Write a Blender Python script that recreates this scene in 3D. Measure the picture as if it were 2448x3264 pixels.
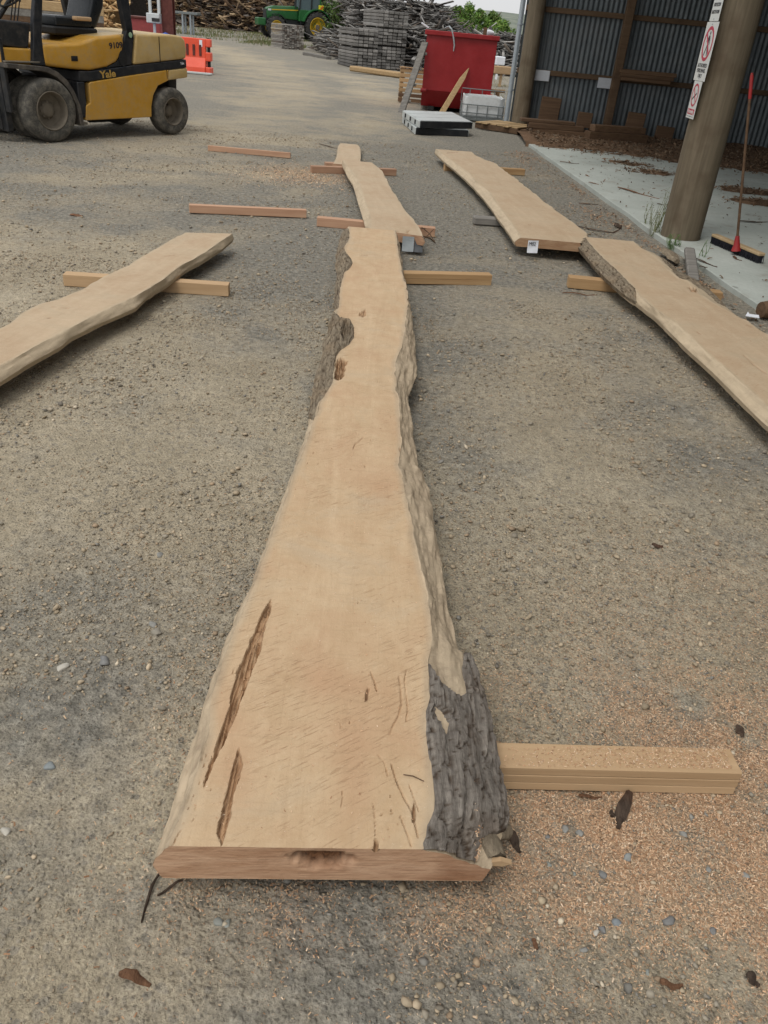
import bpy, bmesh, math, random
import numpy as np
from mathutils import Vector, Matrix

for o in list(bpy.data.objects):
    bpy.data.objects.remove(o)
random.seed(7)
RNG = np.random.default_rng(11)
SC = bpy.context.scene
COL = SC.collection

# ------------------------------------------------------------------ camera
W0, H0, F0 = 2448.0, 3264.0, 2546.0
CAM_H = 1.70
PITCH, ROLL = math.radians(31.2), math.radians(5.3)
_fw = np.array([0, math.cos(PITCH), -math.sin(PITCH)])
_r0 = np.array([1.0, 0, 0])
_u0 = np.cross(_r0, _fw)
_rt = _r0 * math.cos(ROLL) + _u0 * math.sin(ROLL)
_up = -_r0 * math.sin(ROLL) + _u0 * math.cos(ROLL)
cam_d = bpy.data.cameras.new('camera')
cam_d.sensor_fit = 'HORIZONTAL'
cam_d.sensor_width = 36.0
cam_d.lens = F0 / W0 * 36.0
cam_d.clip_start = 0.05
cam_d.clip_end = 6000
cam = bpy.data.objects.new('camera', cam_d)
COL.objects.link(cam)
M = Matrix.Identity(4)
for i in range(3):
    M[i][0] = _rt[i]; M[i][1] = _up[i]; M[i][2] = -_fw[i]
M[2][3] = CAM_H
cam.matrix_world = M
SC.camera = cam
SC.render.resolution_x, SC.render.resolution_y = 768, 1024

# ------------------------------------------------------------------ sky, sun, exposure
SUN_EL, SUN_AZ = math.radians(62), math.radians(212)     # soft high light of a thin overcast
world = bpy.data.worlds.new('World'); SC.world = world
world.use_nodes = True
wt = world.node_tree
for n in list(wt.nodes): wt.nodes.remove(n)
wo = wt.nodes.new('ShaderNodeOutputWorld')
wb = wt.nodes.new('ShaderNodeBackground')
ws = wt.nodes.new('ShaderNodeTexSky')
ws.sky_type = 'NISHITA'; ws.sun_disc = False
ws.sun_elevation = SUN_EL; ws.sun_rotation = SUN_AZ
ws.air_density = 1.0; ws.dust_density = 4.0; ws.ozone_density = 1.0
wh = wt.nodes.new('ShaderNodeHueSaturation')
wh.inputs['Saturation'].default_value = 0.16
wh.inputs['Value'].default_value = 1.0
# even cloud layer over the blue: soft bright and dull patches all round
wc = wt.nodes.new('ShaderNodeTexCoord')
wn = wt.nodes.new('ShaderNodeTexNoise'); wn.inputs['Scale'].default_value = 2.2; wn.inputs['Detail'].default_value = 5
wr = wt.nodes.new('ShaderNodeMapRange')
wr.inputs['From Min'].default_value = 0.3; wr.inputs['From Max'].default_value = 0.7
wr.inputs['To Min'].default_value = 0.9; wr.inputs['To Max'].default_value = 1.1
wm = wt.nodes.new('ShaderNodeMix'); wm.data_type = 'RGBA'; wm.blend_type = 'MIX'
wm.inputs[0].default_value = 0.62
wm.inputs[7].default_value = (10.5, 10.6, 10.7, 1)
wv = wt.nodes.new('ShaderNodeVectorMath'); wv.operation = 'SCALE'
wt.links.new(ws.outputs[0], wh.inputs['Color'])
wt.links.new(wh.outputs[0], wm.inputs[6])
wt.links.new(wc.outputs['Generated'], wn.inputs['Vector'])
wt.links.new(wn.outputs['Fac'], wr.inputs['Value'])
wt.links.new(wm.outputs[2], wv.inputs[0])
wt.links.new(wr.outputs[0], wv.inputs['Scale'])
wt.links.new(wv.outputs[0], wb.inputs['Color'])
wb.inputs['Strength'].default_value = 0.112
wt.links.new(wb.outputs[0], wo.inputs['Surface'])

sun_d = bpy.data.lights.new('sun', 'SUN')
sun_d.energy = 1.35; sun_d.angle = math.radians(26); sun_d.color = (1.0, 0.965, 0.91)
sun = bpy.data.objects.new('sun', sun_d); COL.objects.link(sun)
# sky sun_rotation is measured clockwise from +Y
_sd = Vector((math.sin(SUN_AZ) * math.cos(SUN_EL), math.cos(SUN_AZ) * math.cos(SUN_EL), math.sin(SUN_EL)))
sun.rotation_euler = _sd.to_track_quat('Z', 'Y').to_euler()
sun.location = (0, 0, 20)
SC.view_settings.view_transform = 'Standard'
SC.view_settings.look = 'None'
SC.view_settings.exposure = 0.0
SC.view_settings.gamma = 1.0
SC.view_settings.use_curve_mapping = False

# ------------------------------------------------------------------ survey helpers (metres, camera stands at x=0 y=0)
def _ray(px, py):
    return _fw * F0 + _rt * (px - W0 / 2) - _up * (py - H0 / 2)
def gp(px, py, z=0.0):
    """point of a horizontal plane at height z"""
    d = _ray(px, py); t = (z - CAM_H) / d[2]
    return np.array([0, 0, CAM_H]) + d * t
def yp(px, py, Y):
    """point of the upright plane y = Y"""
    d = _ray(px, py); return np.array([0, 0, CAM_H]) + d * (Y / d[1])
def xp(px, py, X):
    d = _ray(px, py); return np.array([0, 0, CAM_H]) + d * (X / d[0])

# ------------------------------------------------------------------ noise for shapes
_perm = RNG.permutation(4096)
_val = RNG.random(4096)
def vnoise(x, y):
    x = np.asarray(x, float); y = np.asarray(y, float)
    xi = np.floor(x).astype(np.int64); yi = np.floor(y).astype(np.int64)
    fx = x - xi; fy = y - yi
    fx = fx * fx * (3 - 2 * fx); fy = fy * fy * (3 - 2 * fy)
    def h(a, b): return _val[_perm[(a + _perm[b & 4095]) & 4095]]
    v00 = h(xi, yi); v10 = h(xi + 1, yi); v01 = h(xi, yi + 1); v11 = h(xi + 1, yi + 1)
    return (v00 * (1 - fx) + v10 * fx) * (1 - fy) + (v01 * (1 - fx) + v11 * fx) * fy
def fbm(x, y, o=4):
    s = 0; a = 1; t = 0
    for i in range(o):
        s = s + a * vnoise(x * 2 ** i + 17.3 * i, y * 2 ** i + 9.1 * i); t += a; a *= .5
    return s / t
def sstep(a, b, x):
    t = np.clip((np.asarray(x, float) - a) / (b - a), 0, 1); return t * t * (3 - 2 * t)

# ------------------------------------------------------------------ materials
class NT:
    def __init__(s, name, rough=0.8, spec=0.3, metal=0.0):
        s.m = bpy.data.materials.new(name); s.m.use_nodes = True
        s.t = s.m.node_tree
        s.b = s.t.nodes['Principled BSDF']
        s.b.inputs['Roughness'].default_value = rough
        s.b.inputs['Metallic'].default_value = metal
        s.b.inputs['Specular IOR Level'].default_value = spec
        s._tc = None
    def n(s, ty): return s.t.nodes.new(ty)
    def l(s, a, b): s.t.links.new(a, b)
    def set(s, sock, v):
        if isinstance(v, (int, float)): sock.default_value = v
        elif isinstance(v, (tuple, list)):
            sock.default_value = tuple(v) + ((1,) if len(v) == 3 and len(sock.default_value) == 4 else ())
        else: s.l(v, sock)
    def co(s, kind='Object', scale=(1, 1, 1), rot=(0, 0, 0)):
        if s._tc is None: s._tc = s.n('ShaderNodeTexCoord')
        mp = s.n('ShaderNodeMapping'); mp.inputs['Scale'].default_value = scale; mp.inputs['Rotation'].default_value = rot
        if kind == 'World':
            g = s.n('ShaderNodeNewGeometry'); s.l(g.outputs['Position'], mp.inputs['Vector'])
        else: s.l(s._tc.outputs[kind], mp.inputs['Vector'])
        return mp.outputs[0]
    def noise(s, vec, scale=5, detail=4, rough=.55, dist=0):
        k = s.n('ShaderNodeTexNoise'); s.l(vec, k.inputs['Vector'])
        k.inputs['Scale'].default_value = scale; k.inputs['Detail'].default_value = detail
        k.inputs['Roughness'].default_value = rough; k.inputs['Distortion'].default_value = dist
        return k.outputs['Fac']
    def voro(s, vec, scale=5, feat='F1', out='Distance'):
        k = s.n('ShaderNodeTexVoronoi'); s.l(vec, k.inputs['Vector']); k.inputs['Scale'].default_value = scale
        k.feature = feat; return k.outputs[out]
    def wave(s, vec, scale=5, dist=2, detail=2, dirn='X'):
        k = s.n('ShaderNodeTexWave'); s.l(vec, k.inputs['Vector']); k.inputs['Scale'].default_value = scale
        k.inputs['Distortion'].default_value = dist; k.inputs['Detail'].default_value = detail; k.bands_direction = dirn
        return k.outputs['Fac']
    def ramp(s, fac, stops):
        k = s.n('ShaderNodeValToRGB'); s.l(fac, k.inputs[0]); e = k.color_ramp.elements
        while len(e) < len(stops): e.new(.5)
        for q, (p, c) in zip(e, stops):
            q.position = p
            if isinstance(c, (int, float)): c = (c, c, c)
            q.color = tuple(c) + (1,)
        return k.outputs[0]
    def mix(s, f, a, b, mode='MIX'):
        k = s.n('ShaderNodeMix'); k.data_type = 'RGBA'; k.blend_type = mode
        s.set(k.inputs[0], f); s.set(k.inputs[6], a); s.set(k.inputs[7], b); return k.outputs[2]
    def math(s, op, a, b=0.0, c=None):
        k = s.n('ShaderNodeMath'); k.operation = op; s.set(k.inputs[0], a); s.set(k.inputs[1], b)
        if c is not None: s.set(k.inputs[2], c)
        return k.outputs[0]
    def attr(s, name, out='Color'):
        k = s.n('ShaderNodeAttribute'); k.attribute_name = name; return k.outputs[out]
    def sep(s, c):
        k = s.n('ShaderNodeSeparateColor'); s.l(c, k.inputs[0]); return k.outputs
    def rand(s):
        return s.n('ShaderNodeObjectInfo').outputs['Random']
    def bump(s, h, strength=.5, dist=.01, nrm=None):
        k = s.n('ShaderNodeBump'); s.l(h, k.inputs['Height']); k.inputs['Strength'].default_value = strength
        k.inputs['Distance'].default_value = dist
        if nrm is not None: s.l(nrm, k.inputs['Normal'])
        return k.outputs[0]
    def fin(s, col=None, rough=None, nrm=None):
        if col is not None: s.set(s.b.inputs['Base Color'], col)
        if rough is not None: s.set(s.b.inputs['Roughness'], rough)
        if nrm is not None: s.l(nrm, s.b.inputs['Normal'])
        return s.m

def plain(name, col, rough=.6, metal=0., spec=.4, vary=.25, nscale=9, bump=.0, dirt=None, dirt_amt=.5):
    """painted or moulded surface with uneven tone, grime blotches and fine relief"""
    k = NT(name, rough, spec, metal); v = k.co('Object')
    a = k.noise(v, nscale, 6, .6); b = k.noise(v, nscale * 5, 4, .6)
    c = k.mix(k.ramp(a, [(.3, 0), (.75, 1)]), tuple(x * (1 - vary) for x in col), tuple(min(1, x * (1 + vary * .5)) for x in col))
    if dirt:
        f = k.ramp(k.math('ADD', k.math('MULTIPLY', a, .6), k.math('MULTIPLY', b, .4)), [(.45, 0), (.66, dirt_amt)])
        c = k.mix(f, c, dirt)
    r = k.ramp(b, [(.3, max(0, rough - .12)), (.7, min(1, rough + .12))])
    nr = k.bump(b, .3, bump) if bump else None
    return k.fin(c, r, nr)

def wood(name, c0, c1, rough=.75, grain=(26, 1.6, 26), dark=None, bump=.0015, axis=1, perobj=.25):
    """sawn timber: streaks along the local axis, per-piece tone"""
    k = NT(name, rough, .25)
    sc = [26, 26, 26]; sc[axis] = 1.4
    v = k.co('Object', tuple(sc)); w = k.co('Object')
    a = k.noise(v, 1.0, 5, .6, .4); b = k.noise(w, 3.0, 3)
    c = k.mix(k.ramp(a, [(.28, 0), (.72, 1)]), c0, c1)
    if dark: c = k.mix(k.ramp(b, [(.5, 0), (.75, .7)]), c, dark)
    rr = k.rand()
    c = k.mix(1.0, c, k.ramp(rr, [(0, 1 - perobj), (1, 1)]), 'MULTIPLY')
    return k.fin(c, None, k.bump(a, .5, bump))

def ground_mat():
    k = NT('ground_dirt_gravel', .95, .15); v = k.co('World')
    big = k.noise(v, .33, 4, .6, .6); mid = k.noise(v, 1.7, 5, .65); fine = k.noise(v, 26, 6, .7); vf = k.noise(v, 150, 3, .7)
    dust = k.mix(k.ramp(mid, [(.3, 0), (.7, 1)]), (.375, .317, .225), (.535, .458, .335))
    grav = k.mix(k.ramp(fine, [(.3, 0), (.7, 1)]), (.178, .167, .14), (.355, .33, .275))
    m = k.sep(k.attr('soil'))
    trk = k.noise(k.co('World', (.16, .42, 1), (0, 0, .5)), 1.3, 6, .7, 1.2)
    far = k.attr('far', 'Fac')
    f = k.math('ADD', k.math('MULTIPLY', k.ramp(big, [(.42, 0), (.58, 1)]), .55), k.ramp(mid, [(.45, 0), (.62, .6)]))
    f = k.math('ADD', f, m[0])
    f = k.math('ADD', f, k.math('MULTIPLY', far, k.ramp(trk, [(.38, 1), (.60, .5)])))
    f = k.math('SUBTRACT', f, m[1])
    f = k.math('MINIMUM', k.math('MAXIMUM', f, 0.0), 1.0)
    c = k.mix(f, dust, grav)
    # sawdust stain
    sd = k.math('MULTIPLY', m[2], k.ramp(k.math('ADD', k.math('MULTIPLY', mid, .5), k.math('MULTIPLY', fine, .5)), [(.38, .15), (.6, 1)]))
    c = k.mix(k.math('MULTIPLY', sd, .92), c, (.42, .245, .13))
    # stones pressed into the dirt
    big_d = k.voro(v, 31); big_c = k.sep(k.voro(v, 31, 'F1', 'Color'))
    pick = k.math('MULTIPLY', k.ramp(big_c[0], [(.62, 0), (.66, 1)]), k.ramp(big_d, [(.30, 1), (.42, 0)]))
    c = k.mix(k.math('MULTIPLY', pick, .6), c, k.mix(big_c[1], (.17, .16, .14), (.42, .37, .29)))
    cell = k.voro(v, 75, 'F1', 'Color'); cs = k.sep(cell); cd = k.voro(v, 75)
    c = k.mix(k.math('MULTIPLY', k.ramp(cs[0], [(.0, 0), (1, .42)]), k.ramp(cd, [(.25, 1), (.55, 0)])), c, k.mix(cs[1], (.10, .10, .10), (.40, .36, .30)))
    c = k.mix(1.0, c, k.ramp(vf, [(.25, .6), (.75, 1.3)]), 'MULTIPLY')
    c = k.mix(1.0, c, k.ramp(fine, [(.28, .72), (.72, 1.2)]), 'MULTIPLY')
    h = k.math('ADD', k.math('MULTIPLY', fine, .9), k.math('ADD', k.math('MULTIPLY', k.ramp(cd, [(.0, 1), (.5, 0)]), .3), k.math('MULTIPLY', vf, .35)))
    return k.fin(c, None, k.bump(h, 1.0, .024))

def slab_mat(name, A=(.45, .313, .184), B=(.555, .41, .26), R=(.44, .272, .158), P=(.52, .42, .295), wane=(.62, .92, .75)):
    """freshly sawn plank; masks: R bare pale wane, G rot and cracks, B reddish heart"""
    k = NT(name, .74, .2)
    o = k.co('Object'); v = k.co('Object', (7, .8, 7)); vs = k.co('Object', (40, 3., 40))
    dr = k.co('Object', (1, 1, 1), (0, 0, -.62)); dm = k.n('ShaderNodeMapping'); dm.inputs['Scale'].default_value = (20, 210, 60); k.l(dr, dm.inputs['Vector']); dg = dm.outputs[0]
    cx = k.noise(k.co('Object', (5, 85, 5)), 1.0, 3, .6, .3)
    fig = k.noise(v, 1.0, 5, .6, 1.4); st = k.noise(vs, 1.0, 5, .65, .6); blot = k.noise(o, 2.6, 7, .68, .7); mot = k.noise(o, 13, 6, .7, .4)
    fz = k.noise(o, 95, 5, .75); tear = k.noise(dg, 1.0, 3, .6); zone = k.noise(o, 3.2, 3, .6)
    c = k.mix(k.ramp(k.math('ADD', k.math('MULTIPLY', fig, .5), k.math('MULTIPLY', mot, .5)), [(.34, 0), (.66, 1)]), A, B)
    m = k.sep(k.attr('mask'))
    c = k.mix(k.math('MULTIPLY', k.ramp(blot, [(.47, 0), (.66, 1)]), .5), c, R)
    c = k.mix(k.math('MULTIPLY', m[2], .6), c, R)
    c = k.mix(k.math('MULTIPLY', k.ramp(blot, [(.30, 1), (.47, 0)]), .55), c, tuple(x * .84 for x in P))
    c = k.mix(k.ramp(st, [(.28, .22), (.42, 0)]), c, (.33, .215, .125))
    # torn fibre left by the saw, in drifting zones
    tz = k.math('MULTIPLY', k.ramp(zone, [(.45, .12), (.58, 1)]), k.ramp(tear, [(.32, .8), (.44, 0)]))
    c = k.mix(k.math('MULTIPLY', tz, .9), c, (.36, .225, .125))
    c = k.mix(k.ramp(cx, [(.30, .22), (.44, 0)]), c, tuple(x * .72 for x in A))
    c = k.mix(k.ramp(fz, [(.28, .5), (.42, 0)]), c, (.36, .245, .145))
    c = k.mix(k.ramp(fz, [(.60, 0), (.74, .4)]), c, (.70, .57, .42))
    wn = k.mix(k.ramp(st, [(.32, 0), (.66, 1)]), tuple(x * wane[0] for x in P), tuple(x * wane[1] for x in P))
    wn = k.mix(k.ramp(mot, [(.48, 0), (.66, wane[2])]), wn, (.235, .185, .13))
    c = k.mix(k.math('MULTIPLY', m[0], .85), c, wn)
    rot = k.mix(k.ramp(k.noise(k.co('Object', (150, 7, 150)), 1., 4, .6), [(.34, 0), (.60, 1)]), (.115, .058, .028), (.40, .235, .125))
    c = k.mix(k.math('MULTIPLY', m[1], .88), c, rot)
    h = k.math('ADD', k.math('ADD', k.math('MULTIPLY', st, .5), k.math('MULTIPLY', mot, .6)), k.math('ADD', k.math('MULTIPLY', fz, .6), k.math('MULTIPLY', tz, -.7)))
    return k.fin(c, None, k.bump(h, .5, .005))

def bark_mat(name, c0=(.085, .07, .058), c1=(.31, .275, .235), c2=(.16, .12, .088)):
    k = NT(name, .9, .2); v = k.co('Object', (60, 5., 60)); o = k.co('Object')
    a = k.noise(v, 1, 7, .75, .9); b = k.noise(o, 30, 5, .65); g = k.noise(o, 5, 3)
    c = k.mix(k.ramp(a, [(.3, 0), (.66, 1)]), c0, c1)
    c = k.mix(k.ramp(g, [(.5, 0), (.75, .6)]), c, c2)
    c = k.mix(1., c, k.ramp(b, [(.2, .7), (.8, 1.2)]), 'MULTIPLY')
    cr = k.sep(k.attr('mask'))
    c = k.mix(cr[1], c, (.055, .034, .02))
    c = k.mix(cr[2], c, (.42, .27, .16))
    return k.fin(c, None, k.bump(k.math('ADD', a, k.math('MULTIPLY', b, .5)), 1., .012))

def col_mat(name, rough=.85, nscale=30, amt=.35, bump=.004, streak=False):
    """per-piece colour from the mesh, broken up by grain"""
    k = NT(name, rough, .2); o = k.co('Object')
    a = k.noise(o, nscale, 5, .65)
    c = k.mix(1., k.attr('col'), k.ramp(a, [(.25, 1 - amt), (.75, 1 + amt * .7)]), 'MULTIPLY')
    return k.fin(c, None, k.bump(a, .5, bump))

MAT = {}
MAT['ground'] = ground_mat()
MAT['slab'] = slab_mat('sawn_slab')
MAT['slab_grey'] = slab_mat('sawn_slab_dusty', (.415, .31, .202), (.50, .385, .262), (.40, .275, .17), (.49, .395, .272), (.82, 1.03, .35))
MAT['bark'] = bark_mat('bark_grey')
MAT['bark_tan'] = bark_mat('bark_tan', (.13, .10, .07), (.33, .27, .19), (.24, .16, .09))
MAT['bearer'] = wood('bearer_pine', (.36, .215, .10), (.50, .33, .17), axis=0)
MAT['bearer_red'] = wood('bearer_red', (.40, .225, .14), (.54, .34, .22), axis=0)
MAT['bearer_pale'] = wood('bearer_pale', (.42, .275, .15), (.54, .375, .22), axis=0)
MAT['grey_wood'] = wood('weathered_timber', (.14, .13, .115), (.30, .28, .25), axis=0, perobj=.35)
MAT['brown_wood'] = wood('brown_timber', (.10, .058, .033), (.19, .115, .066), axis=0, perobj=.35)
MAT['tan_wood'] = wood('tan_timber', (.36, .235, .115), (.52, .37, .20), axis=0, perobj=.3)
MAT['pieces'] = col_mat('loose_pieces')
MAT['chips'] = col_mat('loose_chips', .85, 120, .3, .001)
MAT['scrap'] = col_mat('scrap_timber', .85, 9, .45, .01)

# ------------------------------------------------------------------ object helpers
def tag(o, label=None, cat=None, group=None, kind=None):
    if label: o['label'] = label
    if cat: o['category'] = cat
    if group: o['group'] = group
    if kind: o['kind'] = kind
    return o
def thing(name, label, cat, loc=(0, 0, 0), rotz=0.0, group=None):
    o = bpy.data.objects.new(name, None); COL.objects.link(o)
    o.empty_display_size = .1
    o.location = tuple(float(v) for v in loc); o.rotation_euler = (0, 0, rotz)
    return tag(o, label, cat, group)

class MB:
    """collects shapes, then links them as one mesh object"""
    def __init__(s): s.v = []; s.f = []; s.c = []; s.col = None
    def add(s, vs, fs):
        b = len(s.v); s.v.extend([tuple(map(float, p)) for p in vs]); s.f.extend([tuple(b + i for i in f) for f in fs])
        s.c.extend([s.col] * len(vs)); return s
    def box(s, c, size, R=None, b=0.0):
        hx, hy, hz = size[0] / 2, size[1] / 2, size[2] / 2
        R = np.eye(3) if R is None else np.array(R); c = np.array(c, float)
        vs = []
        if b <= 0:
            for sx in (-1, 1):
                for sy in (-1, 1):
                    for sz in (-1, 1): vs.append(c + R @ np.array([sx * hx, sy * hy, sz * hz]))
            fs = [(0, 1, 3, 2), (4, 6, 7, 5), (0, 4, 5, 1), (2, 3, 7, 6), (0, 2, 6, 4), (1, 5, 7, 3)]
            return s.add(vs, fs)
        b = min(b, hx * .45, hy * .45, hz * .45)
        idx = {}
        for sx in (-1, 1):
            for sy in (-1, 1):
                for sz in (-1, 1):
                    for a in range(3):
                        p = np.array([sx * (hx - (b if a != 0 else 0)), sy * (hy - (b if a != 1 else 0)), sz * (hz - (b if a != 2 else 0))])
                        idx[(sx, sy, sz, a)] = len(vs); vs.append(c + R @ p)
        I = idx; fs = []
        for q in (-1, 1):
            fs.append((I[q, -1, -1, 0], I[q, 1, -1, 0], I[q, 1, 1, 0], I[q, -1, 1, 0]))
            fs.append((I[-1, q, -1, 1], I[1, q, -1, 1], I[1, q, 1, 1], I[-1, q, 1, 1]))
            fs.append((I[-1, -1, q, 2], I[1, -1, q, 2], I[1, 1, q, 2], I[-1, 1, q, 2]))
            for r in (-1, 1):
                fs.append((I[q, r, -1, 0], I[q, r, 1, 0], I[q, r, 1, 1], I[q, r, -1, 1]))
                fs.append((I[q, -1, r, 0], I[q, 1, r, 0], I[q, 1, r, 2], I[q, -1, r, 2]))
                fs.append((I[-1, q, r, 1], I[1, q, r, 1], I[1, q, r, 2], I[-1, q, r, 2]))
                for t in (-1, 1):
                    fs.append((I[q, r, t, 0], I[q, r, t, 1], I[q, r, t, 2]))
        return s.add(vs, fs)
    def beam(s, p0, p1, w, h, b=0.0, up=(0, 0, 1)):
        p0 = np.array(p0, float); p1 = np.array(p1, float); x = p1 - p0; L = np.linalg.norm(x); x = x / L
        up = np.array(up, float)
        if abs(x @ up) > .98: up = np.array([0, 1.0, 0])
        y = np.cross(up, x); y /= np.linalg.norm(y); z = np.cross(x, y)
        return s.box((p0 + p1) / 2, (L, w, h), np.stack([x, y, z], 1), b)
    def cyl(s, p0, p1, r0, r1=None, n=12, caps=True):
        r1 = r0 if r1 is None else r1
        p0 = np.array(p0, float); p1 = np.array(p1, float); x = p1 - p0; x = x / np.linalg.norm(x)
        a = np.array([0, 0, 1.0]) if abs(x[2]) < .9 else np.array([1.0, 0, 0])
        y = np.cross(a, x); y /= np.linalg.norm(y); z = np.cross(x, y)
        vs = []
        for p, r in ((p0, r0), (p1, r1)):
            for i in range(n):
                t = 2 * math.pi * i / n; vs.append(p + r * (math.cos(t) * y + math.sin(t) * z))
        fs = [(i, (i + 1) % n, n + (i + 1) % n, n + i) for i in range(n)]
        if caps: fs += [tuple(range(n - 1, -1, -1)), tuple(range(n, 2 * n))]
        return s.add(vs, fs)
    def tube(s, pts, r, n=8, caps=True):
        pts = [np.array(p, float) for p in pts]; vs = []; fs = []
        rs = r if isinstance(r, (list, tuple)) else [r] * len(pts)
        a = None
        for i, p in enumerate(pts):
            d = pts[min(i + 1, len(pts) - 1)] - pts[max(i - 1, 0)]; d /= np.linalg.norm(d)
            if a is None:
                a = np.array([0, 0, 1.0]) if abs(d[2]) < .9 else np.array([1.0, 0, 0])
            y = a - d * (a @ d); y /= np.linalg.norm(y); z = np.cross(d, y); a = y
            for j in range(n):
                t = 2 * math.pi * j / n; vs.append(p + rs[i] * (math.cos(t) * y + math.sin(t) * z))
        for i in range(len(pts) - 1):
            for j in range(n):
                fs.append((i * n + j, i * n + (j + 1) % n, (i + 1) * n + (j + 1) % n, (i + 1) * n + j))
        if caps: fs += [tuple(range(n - 1, -1, -1)), tuple(range((len(pts) - 1) * n, len(pts) * n))]
        return s.add(vs, fs)
    def lathe(s, prof, c, axis, n=32, mod=None):
        """prof: list of (radius, along axis)"""
        c = np.array(c, float); x = np.array(axis, float); x /= np.linalg.norm(x)
        a = np.array([0, 0, 1.0]) if abs(x[2]) < .9 else np.array([1.0, 0, 0])
        y = np.cross(a, x); y /= np.linalg.norm(y); z = np.cross(x, y); vs = []; fs = []
        for k, (r, h) in enumerate(prof):
            for i in range(n):
                t = 2 * math.pi * i / n; rr = r * (mod(k, i) if mod else 1)
                vs.append(c + x * h + rr * (math.cos(t) * y + math.sin(t) * z))
        for k in range(len(prof) - 1):
            for i in range(n):
                fs.append((k * n + i, k * n + (i + 1) % n, (k + 1) * n + (i + 1) % n, (k + 1) * n + i))
        return s.add(vs, fs)
    def prism(s, poly, fn, d0, d1):
        """poly in (a,b); fn(a,b,d) gives the point"""
        n = len(poly); vs = [fn(a, b, d0) for a, b in poly] + [fn(a, b, d1) for a, b in poly]
        fs = [tuple(range(n - 1, -1, -1)), tuple(range(n, 2 * n))] + [(i, (i + 1) % n, n + (i + 1) % n, n + i) for i in range(n)]
        return s.add(vs, fs)
    def mesh(s, name, mat, smooth=False, bev=0.0, bseg=2, fix=True, ang=30):
        me = bpy.data.meshes.new(name); me.from_pydata(s.v, [], s.f); me.update()
        if s.c and s.c[0] is not None:
            at = me.attributes.new('col', 'FLOAT_COLOR', 'POINT')
            at.data.foreach_set('color', np.array([tuple(c) + (1,) for c in s.c], np.float32).ravel())
        if fix or bev:
            bm = bmesh.new(); bm.from_mesh(me)
            bmesh.ops.recalc_face_normals(bm, faces=bm.faces)
            if bev:
                ed = [e for e in bm.edges if len(e.link_faces) == 2 and e.calc_face_angle(0) > math.radians(ang)]
                bmesh.ops.bevel(bm, geom=ed, offset=bev, segments=bseg, profile=.5, affect='EDGES', clamp_overlap=True)
            bm.to_mesh(me); bm.free()
        me.materials.append(MAT[mat] if isinstance(mat, str) else mat)
        if smooth:
            for p in me.polygons: p.use_smooth = True
            if smooth != 'all':
                try: me.set_sharp_from_angle(angle=math.radians(40))
                except Exception: pass
        return me
    def build(s, name, mat, parent=None, smooth=False, bev=0.0, bseg=2, fix=True, world=True):
        o = bpy.data.objects.new(name, s.mesh(name, mat, smooth, bev, bseg, fix)); COL.objects.link(o)
        if parent is not None: adopt(o, parent, world)
        return o
def adopt(o, parent, world=True):
    o.parent = parent
    if world and parent.type == 'EMPTY': o.matrix_parent_inverse = parent.matrix_basis.inverted()

def np_mesh(name, V, F, mat, attrs=None, smooth=False):
    """big mesh from arrays; F (n,3) or (n,4)"""
    me = bpy.data.meshes.new(name)
    V = np.ascontiguousarray(V, np.float32); F = np.ascontiguousarray(F, np.int32); k = F.shape[1]
    me.vertices.add(len(V)); me.vertices.foreach_set('co', V.ravel())
    me.loops.add(F.size); me.loops.foreach_set('vertex_index', F.ravel())
    me.polygons.add(len(F)); me.polygons.foreach_set('loop_start', np.arange(0, F.size, k, dtype=np.int32))
    me.polygons.foreach_set('loop_total', np.full(len(F), k, np.int32))
    if smooth: me.polygons.foreach_set('use_smooth', np.ones(len(F), bool))
    me.update(calc_edges=True)
    for nm, A in (attrs or {}).items():
        at = me.attributes.new(nm, 'FLOAT_COLOR', 'POINT')
        A = np.concatenate([A, np.ones((len(A), 1))], 1).astype(np.float32); at.data.foreach_set('color', A.ravel())
    me.materials.append(MAT[mat] if isinstance(mat, str) else mat)
    return me
def link(name, me, parent=None, world=True):
    o = bpy.data.objects.new(name, me); COL.objects.link(o)
    if parent is not None: adopt(o, parent, world)
    return o
def rotz(a):
    return np.array([[math.cos(a), -math.sin(a), 0], [math.sin(a), math.cos(a), 0], [0, 0, 1.0]])
def rand_rots(n, flat=None):
    """random rotation matrices; flat limits the tilt"""
    q = RNG.normal(size=(n, 4)); q /= np.linalg.norm(q, axis=1)[:, None]
    if flat is not None:
        yaw = RNG.random(n) * 2 * math.pi; a = RNG.normal(size=n) * flat; b = RNG.random(n) * 2 * math.pi
        q1 = np.stack([np.cos(yaw / 2), 0 * yaw, 0 * yaw, np.sin(yaw / 2)], 1)
        q2 = np.stack([np.cos(a / 2), np.sin(a / 2) * np.cos(b), np.sin(a / 2) * np.sin(b), 0 * a], 1)
        w1, x1, y1, z1 = q2.T; w2, x2, y2, z2 = q1.T
        q = np.stack([w1*w2-x1*x2-y1*y2-z1*z2, w1*x2+x1*w2+y1*z2-z1*y2, w1*y2-x1*z2+y1*w2+z1*x2, w1*z2+x1*y2-y1*x2+z1*w2], 1)
    w, x, y, z = q.T
    R = np.empty((n, 3, 3))
    R[:,0,0]=1-2*(y*y+z*z); R[:,0,1]=2*(x*y-z*w); R[:,0,2]=2*(x*z+y*w)
    R[:,1,0]=2*(x*y+z*w); R[:,1,1]=1-2*(x*x+z*z); R[:,1,2]=2*(y*z-x*w)
    R[:,2,0]=2*(x*z-y*w); R[:,2,1]=2*(y*z+x*w); R[:,2,2]=1-2*(x*x+y*y)
    return R
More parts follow.
